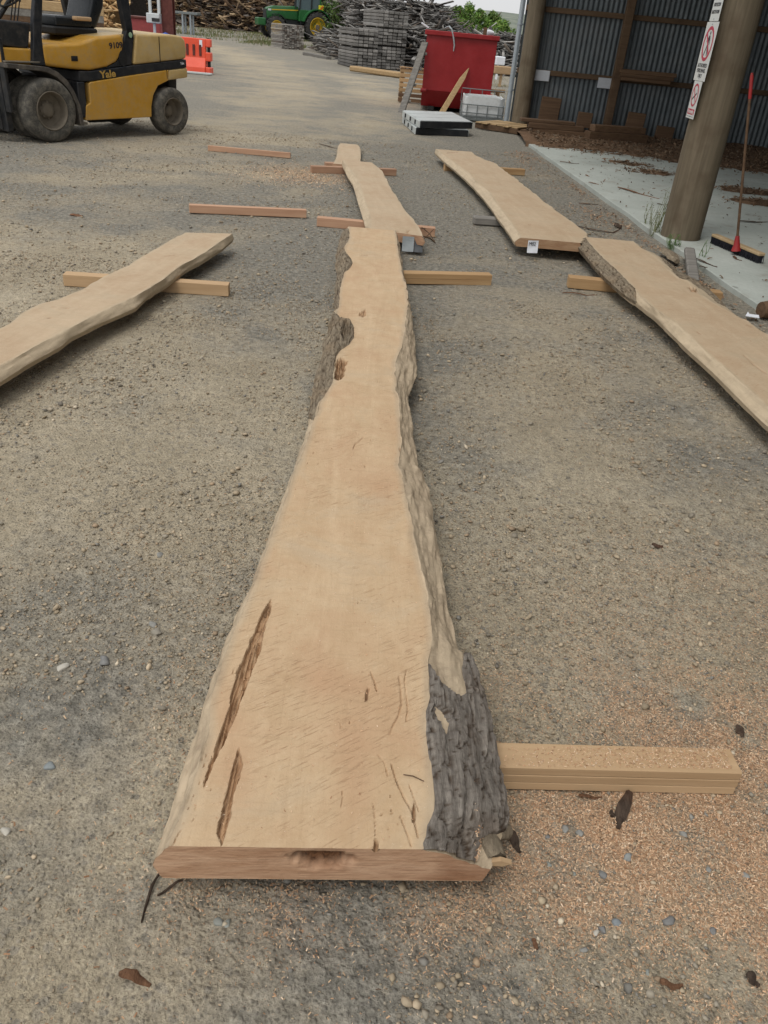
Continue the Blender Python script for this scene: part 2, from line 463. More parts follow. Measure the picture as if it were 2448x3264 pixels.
def scatter(base_v, base_f, P, S, R, C):
    """many small pieces as one array: P centres, S sizes (n,3), R rotations, C colours"""
    n = len(P); k = len(base_v)
    V = np.einsum('nij,nkj->nki', R, base_v[None] * S[:, None, :]) + P[:, None, :]
    F = (base_f[None] + (np.arange(n) * k)[:, None, None]).reshape(-1, base_f.shape[1])
    return V.reshape(-1, 3), F, np.repeat(C, k, 0)
def merge(parts):
    Vs, Fs, Cs = [], [], []; b = 0
    for V, F, C in parts:
        Vs.append(V); Fs.append(F + b); Cs.append(C); b += len(V)
    return np.concatenate(Vs), np.concatenate(Fs), np.concatenate(Cs)
def text_mesh(body, size, extrude=.0006, align='CENTER', bold=0.0):
    cu = bpy.data.curves.new('lettering', 'FONT'); cu.body = body; cu.size = size; cu.extrude = extrude
    cu.align_x = align; cu.align_y = 'CENTER'; cu.offset = bold; cu.resolution_u = 3
    ob = bpy.data.objects.new('lettering_tmp', cu); COL.objects.link(ob)
    bpy.context.view_layer.update()
    me = bpy.data.meshes.new_from_object(ob.evaluated_get(bpy.context.evaluated_depsgraph_get()))
    bpy.data.objects.remove(ob); bpy.data.curves.remove(cu)
    return me
def place_text(body, size, origin, ax, ay, mat, parent, bold=0.0, fit=None, shear=0.0):
    """flat letters lying in the plane of ax (reading direction) and ay (up)"""
    me = text_mesh(body, size, bold=bold)
    n = len(me.vertices); co = np.empty(n * 3, np.float32); me.vertices.foreach_get('co', co); co = co.reshape(-1, 3)
    if fit: co[:, 0] *= fit / max(1e-6, co[:, 0].max() - co[:, 0].min())
    ax = np.array(ax, float); ay = np.array(ay, float); az = np.cross(ax, ay)
    P = np.array(origin)[None] + co[:, :1] * ax + co[:, 1:2] * ay + co[:, 2:3] * az
    me.vertices.foreach_set('co', P.astype(np.float32).ravel()); me.update()
    me.materials.clear(); me.materials.append(MAT[mat] if isinstance(mat, str) else mat)
    return link('lettering', me, parent)
# ------------------------------------------------------------------ ground
D = 1.4756
def seg_dist(x, y, pts):
    d = np.full(np.shape(x), 1e9)
    for (ax, ay), (bx, by) in zip(pts[:-1], pts[1:]):
        vx, vy = bx - ax, by - ay; t = np.clip(((x - ax) * vx + (y - ay) * vy) / (vx * vx + vy * vy + 1e-9), 0, 1)
        d = np.minimum(d, np.hypot(x - ax - t * vx, y - ay - t * vy))
    return d
def ground_base(x, y):
    return .30 * sstep(40, 78, y) + 0 * x
def ground_z(x, y):
    x = np.asarray(x, float); y = np.asarray(y, float)
    near = 1 - sstep(14, 40, y)
    z = (fbm(x * 1.6 + 3, y * 1.6, 3) - .5) * .022
    z = z + (fbm(x * 13, y * 13, 3) - .5) * .011 * (1 - sstep(5, 10, y))
    z = z + (fbm(x * 38, y * 38, 3) - .5) * .009 * (1 - sstep(2.8, 5, y))
    z = z + (fbm(x * .25, y * .25, 3) - .5) * .12 * sstep(12, 40, y)
    # shallow wheel ruts sweeping past the boards
    for rx in (-2.7, -1.95, 1.45):
        rut = np.exp(-((x - rx - .18 * np.sin(y * .5)) / .10) ** 2)
        z = z - .006 * rut * (1 - sstep(9, 14, y)) + .002 * rut * np.sin(y * 38 + x * 20) * (1 - sstep(6, 9, y))
    return z - .004 + ground_base(x, y)
def spaced(lo, hi, core0, core1, step, g):
    a = list(np.arange(core0, core1, step)); s = step; v = a[-1]
    while v < hi: s *= g; v += s; a.append(v)
    s = step; v = a[0]; b = []
    while v > lo: s *= g; v -= s; b.append(v)
    return np.array(b[::-1] + a)
xs = spaced(-1500, 1500, -1.3, 1.5, .009, 1.04)
ys = spaced(-60, 2500, .55, 2.9, .009, 1.025)
GX, GY = np.meshgrid(xs, ys)
GZ = ground_z(GX, GY)
tracks = [[gp(600, 135)[:2], gp(800, 190)[:2], gp(900, 240)[:2], gp(900, 330)[:2], gp(700, 470)[:2], gp(300, 640)[:2], gp(-200, 900)[:2]],
          [gp(850, 200)[:2], gp(1100, 245)[:2], gp(1250, 330)[:2], gp(1000, 430)[:2]],
          [(-3.2, 4.6), (-1.6, 3.3), (-.75, 2.6)], [(.9, 3.1), (1.6, 2.7), (2.6, 2.5)], [(.5, 1.9), (.75, 2.6), (1.0, 4.6), (.8, 6)]]
DUST = [(250, 800, .9, .6), (420, 850, .8, .6), (90, 960, .6, .6), (330, 1000, .6, .7), (560, 900, .5, .6), (1100, 900, .8, .5), (1500, 1150, .6, .6), (1250, 1180, .5, .6), (1100, 1350, .4, .5), (1500, 1320, .5, .5), (120, 1750, .25, .5), (300, 1800, .2, .6), (420, 1620, .2, .6), (100, 2100, .2, .7), (350, 2140, .15, .4)]
soilG = np.zeros_like(GX); soilR = np.zeros_like(GX); soilB = np.zeros_like(GX)
for i, t in enumerate(tracks):
    d = seg_dist(GX, GY, [tuple(p) for p in t]); w = [1.7, 1.1, .55, .5, .45][i]
    soilG = np.maximum(soilG, [.95, .8, .7, .6, .6][i] * np.exp(-(d / w) ** 2))
for (dx_, dy_, r, a) in DUST:
    p = gp(dx_ * D, dy_ * D); soilG = np.maximum(soilG, a * np.exp(-(((GX - p[0]) ** 2 + (GY - p[1]) ** 2) / r ** 2)))
for (px, py, r, a) in [(150 * D, 1500 * D, .35, .75), (60 * D, 1330 * D, .4, .6), (700 * D, 2060 * D, .5, .9), (300 * D, 2010 * D, .3, .7), (950 * D, 2140 * D, .4, .9), (30 * D, 1900 * D, .3, .7), (500 * D, 2190 * D, .3, .8), (1550 * D, 1000 * D, .5, .6), (1020, 800, 1.3, .6), (1300, 1330, .5, .55), (2050, 1330, .5, .5), (330, 690, .9, .7), (420, 1300 * D / D, .7, .0), (120, 1480, .45, .5), (320, 1330 * D, .16, .8), (1500, 980, .8, .5), (1650, 1100, .9, .4), (560, 640, 1.2, .5), (640, 2060 * D, .32, .6), (840, 2080 * D, .35, .7), (1250, 2100 * D, .35, .45), (1100, 230 * D, 3., .5), (60, 1640 * D, .22, .6)]:
    p = gp(px, py); soilR = np.maximum(soilR, .75 * a * np.exp(-(((GX - p[0]) ** 2 + (GY - p[1]) ** 2) / r ** 2)))
def saw_density(x, y):
    s = np.zeros(np.shape(x))
    for (dx, dy, r, a) in [(1400, 1840, .26, 1.), (1250, 1790, .18, 1.), (1560, 1780, .26, 1), (1600, 1620, .32, .95), (1450, 1560, .3, .5), (1280, 1950, .16, .65), (1330, 2060, .14, .4), (1480, 2030, .18, .6), (1640, 1950, .24, 1.), (1180, 1500, .3, .16), (1600, 1420, .5, .22), (1130, 1880, .1, .8), (640, 1935, .12, .25), (1000, 1940, .14, .5), (380, 1900, .1, .3), (450, 1500, .3, .08), (680, 378, .5, .55), (640, 372, .5, .5)]:
        p = gp(dx * D, dy * D); s = np.maximum(s, a * np.exp(-(((x - p[0]) ** 2 + (y - p[1]) ** 2) / r ** 2)))
    # holes scuffed through to the dirt, long feathered edge
    n = fbm(np.asarray(x) * 7 + 5, np.asarray(y) * 7, 4)
    return s * np.clip(.35 + 2.8 * (n - .33), 0, 1.2)
soilB = np.clip(saw_density(GX, GY), 0, 1)
V = np.stack([GX, GY, GZ], -1).reshape(-1, 3)
ny, nx = GX.shape
ii = np.arange(nx - 1)[None] + nx * np.arange(ny - 1)[:, None]
F = np.stack([ii, ii + 1, ii + nx + 1, ii + nx], -1).reshape(-1, 4)
gme = np_mesh('ground', V, F, 'ground', {'soil': np.stack([soilR, soilG, soilB], -1).reshape(-1, 3), 'far': np.repeat((.95 * sstep(4.2, 8.5, GY)).reshape(-1, 1), 3, 1)}, True)
ground = tag(link('ground', gme), 'packed tan dirt and grey gravel of the timber yard', 'ground', kind='structure')

# ------------------------------------------------------------------ live-edge boards
def proj(P):
    v = P - np.array([0, 0, CAM_H]); w = v @ _fw
    return W0 / 2 + F0 * (v @ _rt) / w, H0 / 2 - F0 * (v @ _up) / w
def in_poly(px, py, poly):
    ins = np.zeros(px.shape, bool); n = len(poly)
    for i in range(n):
        x1, y1 = poly[i]; x2, y2 = poly[(i + 1) % n]
        c = ((y1 > py) != (y2 > py)) & (px < (x2 - x1) * (py - y1) / (y2 - y1 + 1e-12) + x1)
        ins ^= c
    return ins
def poly_soft(px, py, poly, soft):
    """0 outside, rising to 1 over 'soft' inside the outline"""
    d = seg_dist(px, py, list(poly) + [poly[0]])
    return np.where(in_poly(px, py, poly), np.clip(d / soft, 0, 1), 0)
def conv(pts, ox, oy, sc): return [(ox + x / sc, oy + y / sc) for x, y in pts]

def worley(x, y):
    """distance to the border between cells, and a random value for each cell"""
    xi = np.floor(x).astype(np.int64); yi = np.floor(y).astype(np.int64); f1 = np.full(x.shape, 9.); f2 = np.full(x.shape, 9.); idv = np.zeros(x.shape)
    for a in (-1, 0, 1):
        for b in (-1, 0, 1):
            h = _perm[(xi + a + _perm[(yi + b) & 4095]) & 4095]; jx = _val[h]; jy = _val[(h * 7 + 13) & 4095]
            d = np.hypot(xi + a + jx - x, yi + b + jy - y); nearer = d < f1
            f2 = np.where(nearer, f1, np.minimum(f2, d)); idv = np.where(nearer, _val[(h * 3 + 5) & 4095], idv); f1 = np.where(nearer, d, f1)
    return f2 - f1, idv
def build_slab(name, label, zb, zt, Lt, Rt, Lo, Ro, nT=44, nW=7, step0=.02, growth=1.0, near=None, mat='slab', bark='bark',
               bark_poly=(), pale_poly=(), cracks=(), lines=(), heart=(), wave=.0015, edge_rough=.007, end_mat='end_grain', bark_amp=.007, zo=None, group=None, skewn=0., skewf=0., bark_left=None, hide=(), warp=.0):
    zo = zb + .38 * (zt - zb) if zo is None else zo
    q = lambda L, z: np.array([gp(x, y, z) for x, y in L])
    LT, RT, LO, RO = q(Lt, zt), q(Rt, zt), q(Lo, zo), q(Ro, zo)
    a = (LT[0] + RT[0]) / 2; b = (LT[-1] + RT[-1]) / 2
    ax = (b - a)[:2]; L = np.linalg.norm(ax); ax /= L
    rz = math.atan2(-ax[0], ax[1]); org = np.array([a[0], a[1], 0.0])
    def loc(P): d = P[:, :2] - org[:2]; return d @ ax, d[:, 0] * ax[1] - d[:, 1] * ax[0]
    def curve(P):
        s, t = loc(P); o = np.argsort(s); return s[o], t[o]
    # drop skew before sampling
    def unskew(s, t): return s - t * (skewn * np.clip(1 - s / L, 0, 1) + skewf * np.clip(s / L, 0, 1))
    cs = []
    for P in (LT, RT, LO, RO):
        s, t = loc(P); s = unskew(s, t); o = np.argsort(s); cs.append((s[o], t[o]))
    st = [0.0]; d = step0
    while st[-1] < L: st.append(min(L, st[-1] + d)); d *= growth
    st = np.array(st); ns = len(st)
    lt, rt, lo, ro = [np.interp(st, *c) for c in cs]
    lt = lt + (fbm(st * 9, st * 0 + 1.5, 3) - .5) * edge_rough * 2; rt = rt + (fbm(st * 9, st * 0 + 7.5, 3) - .5) * edge_rough * 2
    lo = np.minimum(lo, lt - .004); ro = np.maximum(ro, rt + .004)
    # ring of the cross-section: bottom-left .. left wane .. top .. right wane .. bottom-right
    wv = np.linspace(0, 1, nW)
    prof_t = np.sin(wv * math.pi / 2)            # wane bulges a little
    T, Z, K = [], [], []
    for i in range(nW): T.append(lo + (lt - lo) * wv[i] ** 1.15); Z.append(np.full(ns, zo + (zt - zo) * (wv[i] ** .92))); K.append(0)
    for i in range(1, nT): u = i / nT; T.append(lt + (rt - lt) * u); Z.append(np.full(ns, zt)); K.append(1)
    for i in range(nW): T.append(rt + (ro - rt) * (1 - (1 - wv[i]) ** 1.15)); Z.append(np.full(ns, zt - (zt - zo) * (1 - (1 - wv[i]) ** .92))); K.append(2)
    ins = .35 * (zo - zb)
    T = [lo + ins] + T + [ro - ins]; Z = [np.full(ns, zb)] + Z + [np.full(ns, zb)]; K = [0] + K + [2]
    T = np.array(T); Z = np.array(Z); K = np.array(K); nr = len(K)
    S = np.broadcast_to(st, T.shape).copy()
    Yl = S + T * (skewn * np.clip(1 - S / L, 0, 1) + skewf * np.clip(S / L, 0, 1))
    if warp: Z = Z + warp * np.sin(S * .9 + T * 2)
    # world, for outlines measured on the photograph
    def world(T, Y, Z): return np.stack([org[0] + Y * ax[0] + T * ax[1], org[1] + Y * ax[1] - T * ax[0], Z], -1)
    px, py = proj(world(T, Yl, Z).reshape(-1, 3)); px = px.reshape(T.shape); py = py.reshape(T.shape)
    jx = (fbm(S * 14, T * 50, 3) - .5) * 10; jy = (fbm(S * 14 + 40, T * 50, 3) - .5) * 10
    mk = np.zeros(T.shape + (3,)); bk = np.full(T.shape, -1.0)
    side = (K != 1)[:, None] & np.ones(T.shape, bool)
    mk[..., 0] = np.where(side, 1, 0)
    edge = np.minimum(T - lt, rt - T); mk[..., 0] = np.maximum(mk[..., 0], np.where(K[:, None] == 1, .7 * (1 - sstep(0, .03, edge)), 0))
    for p in bark_poly:
        qx, qy = px + jx * .5, py + jy * .5; sd = np.clip(seg_dist(qx, qy, list(p) + [p[0]]) / 7., 0, 1); bk = np.maximum(bk, np.where(in_poly(qx, qy, p), sd, -sd))
    for p in pale_poly:
        qx, qy = px + jx * .3, py + jy * .3; sd = np.clip(seg_dist(qx, qy, list(p) + [p[0]]) / 5., 0, 1); ip = in_poly(qx, qy, p)
        bk = np.minimum(bk, np.where(ip, -sd, sd)); mk[..., 0] = np.maximum(mk[..., 0], ip * 1.)
    for (p, soft, dep) in cracks:
        f = poly_soft(px + jx * 1.0 + (fbm(S * 50, T * 20, 2) - .5) * 7, py + jy * .6, p, soft); f = np.where(K[:, None] == 1, f, 0)
        g = f * (.35 + 1.5 * (fbm(S * 11, T * 190, 3) - .2))
        Z -= dep * np.clip(g, 0, 1.2); mk[..., 1] = np.maximum(mk[..., 1], np.clip(f * 1.3, 0, 1) * np.clip(.3 + 1.2 * fbm(S * 25, T * 160, 3), 0, 1))
    for (p, w, dep) in lines:
        d = seg_dist(px + jx * .35, py + jy * .35, p); f = np.clip(1.25 - d / (w * .8), 0, 1) * np.clip(.35 + 1.3 * fbm(S * 40, T * 40, 2), 0, 1) * np.where(K[:, None] == 1, 1, 0)
        Z -= dep * f; mk[..., 1] = np.maximum(mk[..., 1], f * .65)
    for (hx, hy, rx, ry) in heart:
        f = np.exp(-((px - hx) / rx) ** 2 - ((py - hy) / ry) ** 2); mk[..., 2] = np.maximum(mk[..., 2], f)
    # relief
    Z += np.where(K[:, None] == 1, (fbm(S * 5, T * 9, 3) - .5) * wave * 2, 0)
    sg = np.where(K == 0, -1, np.where(K == 2, 1, 0))[:, None]
    rel = (fbm(S * 7, (T - sg * Z) * 26, 4) - .5) * 1.6
    rough = np.where(side, edge_rough * 2 * rel, 0)
    wz = (T - sg * Z) + .014 * (fbm(S * 9, T * 30, 3) - .5) * 2
    ridg = np.abs(fbm(S * 2.6 + 3, wz * 58, 4) - .5) * 2.6
    T2 = T + np.where(side, sg * rough * .6, 0); Z2 = Z + np.where(side, rough * .6, 0)
    bot = (np.arange(nr)[:, None] == 0) | (np.arange(nr)[:, None] == nr - 1)
    Z2 = np.where(bot, zb, Z2)
    # bark shell: dips under the wood where it ends, stands proud elsewhere
    e1, c1_ = worley(S * 6.5 + 1.2 * fbm(S * 9, wz * 40, 3), wz * 34 + .9 * fbm(S * 14, wz * 50, 3)); e2, c2_ = worley(S * 17 + 5, wz * 85)
    hb = np.where(bk > 0, np.minimum(bk * 1.6, 1) * bark_amp * (.18 + .62 * c1_ + .55 * sstep(.0, .20, e1) + .22 * c2_ * sstep(0, .15, e2)), bk * .005)
    mb = np.zeros_like(mk); mb[..., 1] = np.maximum(np.clip((.10 - e1) * 10, 0, 1), .5 * np.clip((.07 - e2) * 10, 0, 1))
    TB = T2 + np.where(side, sg * hb * .7, 0); ZB = np.where(bot, zb - .001, Z2 + np.where(side, hb * .7, hb))
    V = np.stack([T2, Yl, Z2], -1).reshape(-1, 3); VB = np.stack([TB, Yl, ZB], -1).reshape(-1, 3)
    r = np.arange(nr - 1); c = np.arange(ns - 1)
    i0 = (r[:, None] * ns + c[None]).ravel()
    F = np.stack([i0, i0 + ns, i0 + ns + 1, i0 + 1], -1)
    # underside
    c0 = np.arange(ns - 1); U = np.stack([c0, c0 + 1, (nr - 1) * ns + c0 + 1, (nr - 1) * ns + c0], -1)
    fb = bk.ravel()[F].max(1) > -.98
    if not len(bark_poly): fb[:] = False
    root = thing(name, label, 'plank', org, rz, group)
    M_ = mk.reshape(-1, 3)
    def part(nm, FF, m, VV_, MM_):
        used = np.unique(FF); rm = np.zeros(len(VV_), np.int64); rm[used] = np.arange(len(used))
        me_o = np_mesh(nm, VV_[used], rm[FF], m, {'mask': MM_[used]}, True); me_o.set_sharp_from_angle(angle=math.radians(28))
        return link(nm, me_o, root, False)
    brd = part('sawn_board', np.concatenate([F, U]), mat, V, M_)
    if fb.any():
        right = T2.ravel()[F].mean(1) > 0
        if (fb & right).any(): part('bark', F[fb & right], bark, VB, mb.reshape(-1, 3))
        if (fb & ~right).any(): part('bark', F[fb & ~right], 'bark_tan', VB, mb.reshape(-1, 3))
    # the two sawn ends
    for e, sgn in ((0, 1), (ns - 1, -1)):
        cols = np.linspace(T2[1, e], T2[-2, e], 110 if (e == 0 and near) else 30); rows = np.linspace(0, 1, 12)
        a_, b_ = T2[1:-1, e], Z2[1:-1, e]; oo = np.argsort(a_); ztop = np.interp(cols, a_[oo], b_[oo])
        zlow = np.interp(cols, [a_[0], T2[0, e], T2[-1, e], a_[-1]], [zo, zb, zb, zo]); zlow = np.minimum(zlow, ztop - .001)
        TT = np.broadcast_to(cols, (12, len(cols))).copy(); ZZ = zlow[None] + (ztop - zlow)[None] * rows[:, None]
        sk = skewn if e == 0 else skewf
        YY = st[e] + TT * sk + sgn * .0005
        me_ = np.zeros(TT.shape + (3,))
        if e == 0 and near:
            for (cx, cz, rx, rzz, dep) in near:
                f = np.clip(1.5 - np.hypot((TT - cx) / rx, (ZZ - cz) / rzz) - 1.1 * (fbm(TT * 60, ZZ * 60, 3) - .5), 0, 1)
                f = sstep(.1, .7, f); YY = YY + dep * f * (.5 + fbm(TT * 120, ZZ * 120, 3)); me_[..., 1] = np.maximum(me_[..., 1], f)
        VV = np.stack([TT, YY, ZZ], -1).reshape(-1, 3); nc = len(cols)
        j = (np.arange(11)[:, None] * nc + np.arange(nc - 1)[None]).ravel()
        FF = np.stack([j, j + 1, j + nc + 1, j + nc], -1)
        if sgn < 0: FF = FF[:, ::-1]
        link('end_grain', np_mesh('end_grain', VV, FF, end_mat, {'mask': me_.reshape(-1, 3)}, False), root, False)
    return root, dict(org=org, ax=ax, rz=rz, L=L, st=st, lt=lt, rt=rt, zt=zt, T=T2, Z=Z2, bk=bk, Y=Yl, K=K, world=world)

def end_mat(name, c0, c1):
    k = NT(name, .8, .2); o = k.co('Object', (5, 5, 22)); f = k.co('Object', (30, 30, 30), (0, .5, 0)); g = k.co('Object', (4, 4, 4))
    a = k.noise(o, 1., 5, .6, 1.2); b = k.noise(f, 3, 4, .7); e = k.noise(g, 1.3, 4)
    sw = k.noise(k.co('Object', (14, 14, 140), (0, .35, 0)), 1., 3)
    c = k.mix(k.ramp(a, [(.3, 0), (.7, 1)]), c0, c1)
    c = k.mix(k.ramp(e, [(.5, 0), (.7, .6)]), c, (.20, .085, .04))
    c = k.mix(k.ramp(e, [(.25, .5), (.42, 0)]), c, (.40, .26, .16))
    c = k.mix(k.ramp(sw, [(.3, .4), (.5, 0)]), c, (.20, .10, .055))
    m = k.sep(k.attr('mask'))
    c = k.mix(m[1], c, k.mix(k.ramp(b, [(.3, 0), (.6, 1)]), (.03, .014, .008), (.17, .08, .038)))  # torn hollow: rot brown, darkened further to paint in its shade
    return k.fin(c, None, k.bump(k.math('ADD', b, sw), .5, .004))
MAT['end_grain'] = end_mat('end_grain', (.37, .21, .12), (.55, .36, .235))
MAT['end_tan'] = end_mat('end_grain_tan', (.30, .17, .09), (.42, .28, .17))

cA = lambda p: conv(p, 900, 800, 3.016)
cB = lambda p: conv(p, 450, 1850, 2.107)
cC = lambda p: conv(p, 1000, 1900, 2.2114)
z1 = lambda p: conv(p, 1000, 440, 4.1475)
z2 = lambda p: conv(p, 1350, 450, 2.765)
c7 = lambda p: conv(p, 1800, 700, 2.56)
c6 = lambda p: conv(p, 0, 650, 2.074)

Lt = cB([(195, 1782), (205, 1740), (240, 1630), (280, 1540), (320, 1420), (345, 1330), (385, 1240), (420, 1130), (445, 1040), (450, 900), (470, 800), (505, 680), (545, 520), (590, 420), (640, 300), (680, 210), (720, 110), (765, 0)]) \
   + cA([(130, 2111), (170, 2000), (215, 1890), (260, 1760), (310, 1600), (350, 1500), (430, 1360), (480, 1280), (500, 1200), (480, 1100), (500, 1020), (510, 940), (500, 860), (490, 760), (495, 680), (510, 620), (545, 520), (550, 420), (560, 330), (575, 270), (590, 200), (590, 110), (590, 40)]) + z1([(410, 1480), (400, 1430), (440, 1380), (470, 1320), (468, 1250), (455, 1186)])
Lo = cB([(105, 1860), (130, 1780), (160, 1680), (210, 1530), (270, 1330), (330, 1160), (400, 940), (440, 800), (480, 660), (530, 530), (580, 400), (640, 250), (690, 160), (745, 40)]) \
   + cA([(110, 2111), (140, 1980), (190, 1880), (230, 1760), (275, 1600), (290, 1480), (310, 1320), (340, 1180), (365, 1080), (390, 1020), (400, 920), (440, 830), (480, 660), (520, 500), (510, 400), (530, 260), (515, 150), (530, 20)]) + z1([(320, 1500), (340, 1400), (390, 1240), (440, 1230)])
Rt = cC([(785, 1787), (780, 1740), (795, 1690), (812, 1600), (850, 1520), (862, 1420), (858, 1330), (845, 1230), (830, 1150), (805, 1060), (790, 950), (785, 860), (815, 750), (825, 640), (828, 570), (815, 460), (822, 380), (830, 250), (822, 120), (800, 0)]) \
   + conv([(1340, 1800), (1318, 1700), (1300, 1600), (1292, 1550)], 0, 0, 1) + cA([(1120, 2060), (1125, 1950), (1150, 1850), (1140, 1740), (1130, 1640), (1125, 1500), (1100, 1340), (1090, 1240), (1080, 1090), (1110, 1010), (1150, 920), (1165, 800), (1190, 640), (1208, 540), (1205, 450), (1195, 350), (1165, 260), (1140, 130), (1115, 0)]) + z1([(1130, 1500), (1110, 1400), (1100, 1300), (1075, 1205)])
Ro = cC([(1230, 1960), (1290, 1800), (1340, 1650), (1362, 1540), (1340, 1420), (1310, 1280), (1275, 1100), (1250, 970), (1230, 860), (1200, 720), (1165, 640), (1140, 520), (1095, 425), (1040, 400), (1010, 350), (975, 230), (950, 110), (940, 0)]) \
   + conv([(1415, 1850), (1395, 1700), (1370, 1580), (1350, 1510)], 0, 0, 1) + cA([(1310, 2111), (1290, 2000), (1270, 1850), (1250, 1740), (1235, 1600), (1215, 1500), (1215, 1390), (1250, 1300), (1290, 1200), (1300, 1100), (1295, 1000), (1270, 800), (1240, 600), (1222, 540), (1212, 440), (1200, 350), (1170, 260), (1150, 130), (1130, 0)]) + z1([(1155, 1560), (1140, 1440), (1115, 1350), (1090, 1215)])
bark1 = [cC([(812, 440), (870, 570), (960, 670), (1030, 712), (1068, 690), (1050, 560), (1060, 400), (1130, 400), (1240, 760), (1300, 1000), (1420, 1550), (1360, 1660), (1240, 1690), (1175, 1720), (1130, 1900), (780, 1830), (770, 1740), (790, 1690), (800, 1610), (845, 1520), (858, 1420), (850, 1330), (800, 1060), (780, 860), (810, 750), (822, 640), (822, 570)]),
         cA([(470, 560), (560, 640), (640, 650), (690, 730), (690, 840), (640, 905), (560, 950), (520, 1010), (500, 1100), (490, 1240), (440, 1330), (350, 1480), (300, 1620), (230, 1620), (250, 1400), (330, 1000), (400, 760)]),
         cA([(500, 0), (600, 0), (650, 60), (678, 115), (640, 175), (600, 205), (570, 280), (545, 420), (540, 540), (480, 600), (440, 500), (480, 200)]), z1([(300, 1190), (450, 1190), (470, 1250), (470, 1330), (440, 1385), (400, 1430), (420, 1600), (300, 1600)])]
pale1 = [cC([(845, 770), (900, 820), (940, 900), (942, 990), (900, 965), (860, 870)])]
cr1 = [(cB([(880, 120), (870, 200), (835, 330), (800, 480), (735, 640), (690, 760), (640, 900), (600, 990), (565, 1080), (510, 1190), (450, 1330), (415, 1420), (440, 1290), (490, 1170), (520, 1040), (560, 950), (600, 830), (600, 760), (640, 620), (690, 520), (750, 360), (810, 220)]), 3.5, .016),
       (cB([(660, 1120), (682, 1230), (660, 1330), (622, 1440), (605, 1560), (572, 1680), (547, 1790), (525, 1740), (500, 1690), (545, 1540), (580, 1400), (610, 1260), (640, 1160)]), 3.5, .013),
       (cC([(375, 640), (397, 650), (388, 730), (352, 748)]), 4, .006), (cC([(690, 1440), (720, 1500), (718, 1590), (690, 1600)]), 4, .01),
       (cC([(425, 1700), (460, 1730), (465, 1790), (420, 1790)]), 4, .012),
       (cA([(740, 600), (795, 550), (808, 620), (780, 640), (735, 625)]), 3, .008), (cA([(1085, 1185), (1120, 1180), (1130, 1250), (1100, 1270)]), 3, .012),
       (cA([(590, 680), (650, 690), (680, 760), (660, 860), (570, 880), (560, 780)]), 6, .025), (cA([(515, 1050), (560, 1018), (600, 1035), (645, 1060), (605, 1110), (614, 1190), (578, 1228), (530, 1248), (490, 1205), (505, 1110)]), 6, .03)]
ln1 = [(cC([(400, 535), (425, 590), (445, 665)]), 3.0, .005), (cC([(650, 525), (640, 600), (650, 700), (660, 790), (650, 885)]), 2.2, .003), (cC([(600, 570), (612, 650), (620, 760), (600, 840), (565, 900), (535, 970)]), 4.0, .003),
       (cC([(450, 1120), (500, 1180), (520, 1260)]), 2.0, .003), (cC([(545, 1190), (580, 1300), (640, 1430), (690, 1520), (735, 1700)]), 2.6, .005), (cC([(670, 1330), (710, 1440), (740, 1510)]), 2., .004),
       (cC([(610, 1550), (650, 1650), (690, 1760)]), 2.6, .004), (cC([(200, 1370), (205, 1430), (190, 1490)]), 2., .003), (cC([(415, 1460), (430, 1560), (435, 1700)]), 1.6, .003),
       (cB([(210, 1780), (250, 1700), (275, 1670)]), 2.4, .004), (cA([(680, 1900), (700, 1860), (780, 1790)]), 3, .003), (cA([(1130, 1900), (1145, 1950), (1190, 1880)]), 4, .006), (cA([(760, 40), (820, 42)]), 2, .003), (cA([(1110, 1010), (1130, 1060)]), 3, .005)]
# short cross-checks inside the long crack
for (x0, y0, x1, y1) in [(785, 320, 835, 318), (760, 425, 810, 405), (740, 475, 795, 465), (725, 570, 755, 562), (705, 632, 740, 628), (675, 712, 712, 690), (835, 215, 865, 205)]:
    ln1.append((cB([(x0, y0), (x1, y1)]), 3., .012))
# scattered worm holes
for (x, y) in [(185, 895), (190, 918), (255, 893), (470, 1380), (540, 1412), (550, 1530), (548, 1508), (475, 1538), (525, 1640), (715, 668), (315, 45), (430, 1498), (130, 1770), (258, 748)]:
    ln1.append((cC([(x, y), (x + 2, y + 2)]), 2.4, .006))
for (x, y) in [(710, 1750), (850, 1810), (570, 1790), (785, 846), (300, 1940), (790, 2065), (655, 2095), (245, 2035), (345, 2042), (1040, 1590), (915, 1258), (1020, 1245)]:
    ln1.append((cA([(x, y), (x + 4, y + 2)]), 2.2, .005))
for (x, y) in [(618, 608), (470, 1400), (355, 1440), (320, 1520), (368, 1525), (352, 1600), (395, 1355), (440, 1170), (478, 1180), (345, 1470), (315, 1460), (415, 1200), (425, 1240)]:
    ln1.append((cB([(x, y), (x - 3, y + 14)]), 2., .004))
ht1 = [(1000 + 330 / 2.2114, 1900 + 640 / 2.2114, 75, 34), (1000 + 60 / 2.2114, 1900 + 600 / 2.2114, 60, 60), (450 + 600 / 2.107, 1850 + 940 / 2.107, 26, 60), (1220, 1560, 60, 60), (450 + 640 / 2.107, 1850 + 1300 / 2.107, 60, 130), (1130, 2440, 60, 200)]
slab1, S1 = build_slab('live_edge_plank', 'long wide pale slab with grey bark running down the middle of the yard', .085, .195, Lt, Rt, Lo, Ro, nT=230, nW=30, step0=.0038, growth=1.0036, near=[(.05, .155, .055, .022, .022), (-.345, .183, .016, .014, .03)],
    bark_poly=bark1, pale_poly=pale1, cracks=cr1, lines=ln1, heart=ht1, skewn=.055, bark_amp=.010, edge_rough=.010)

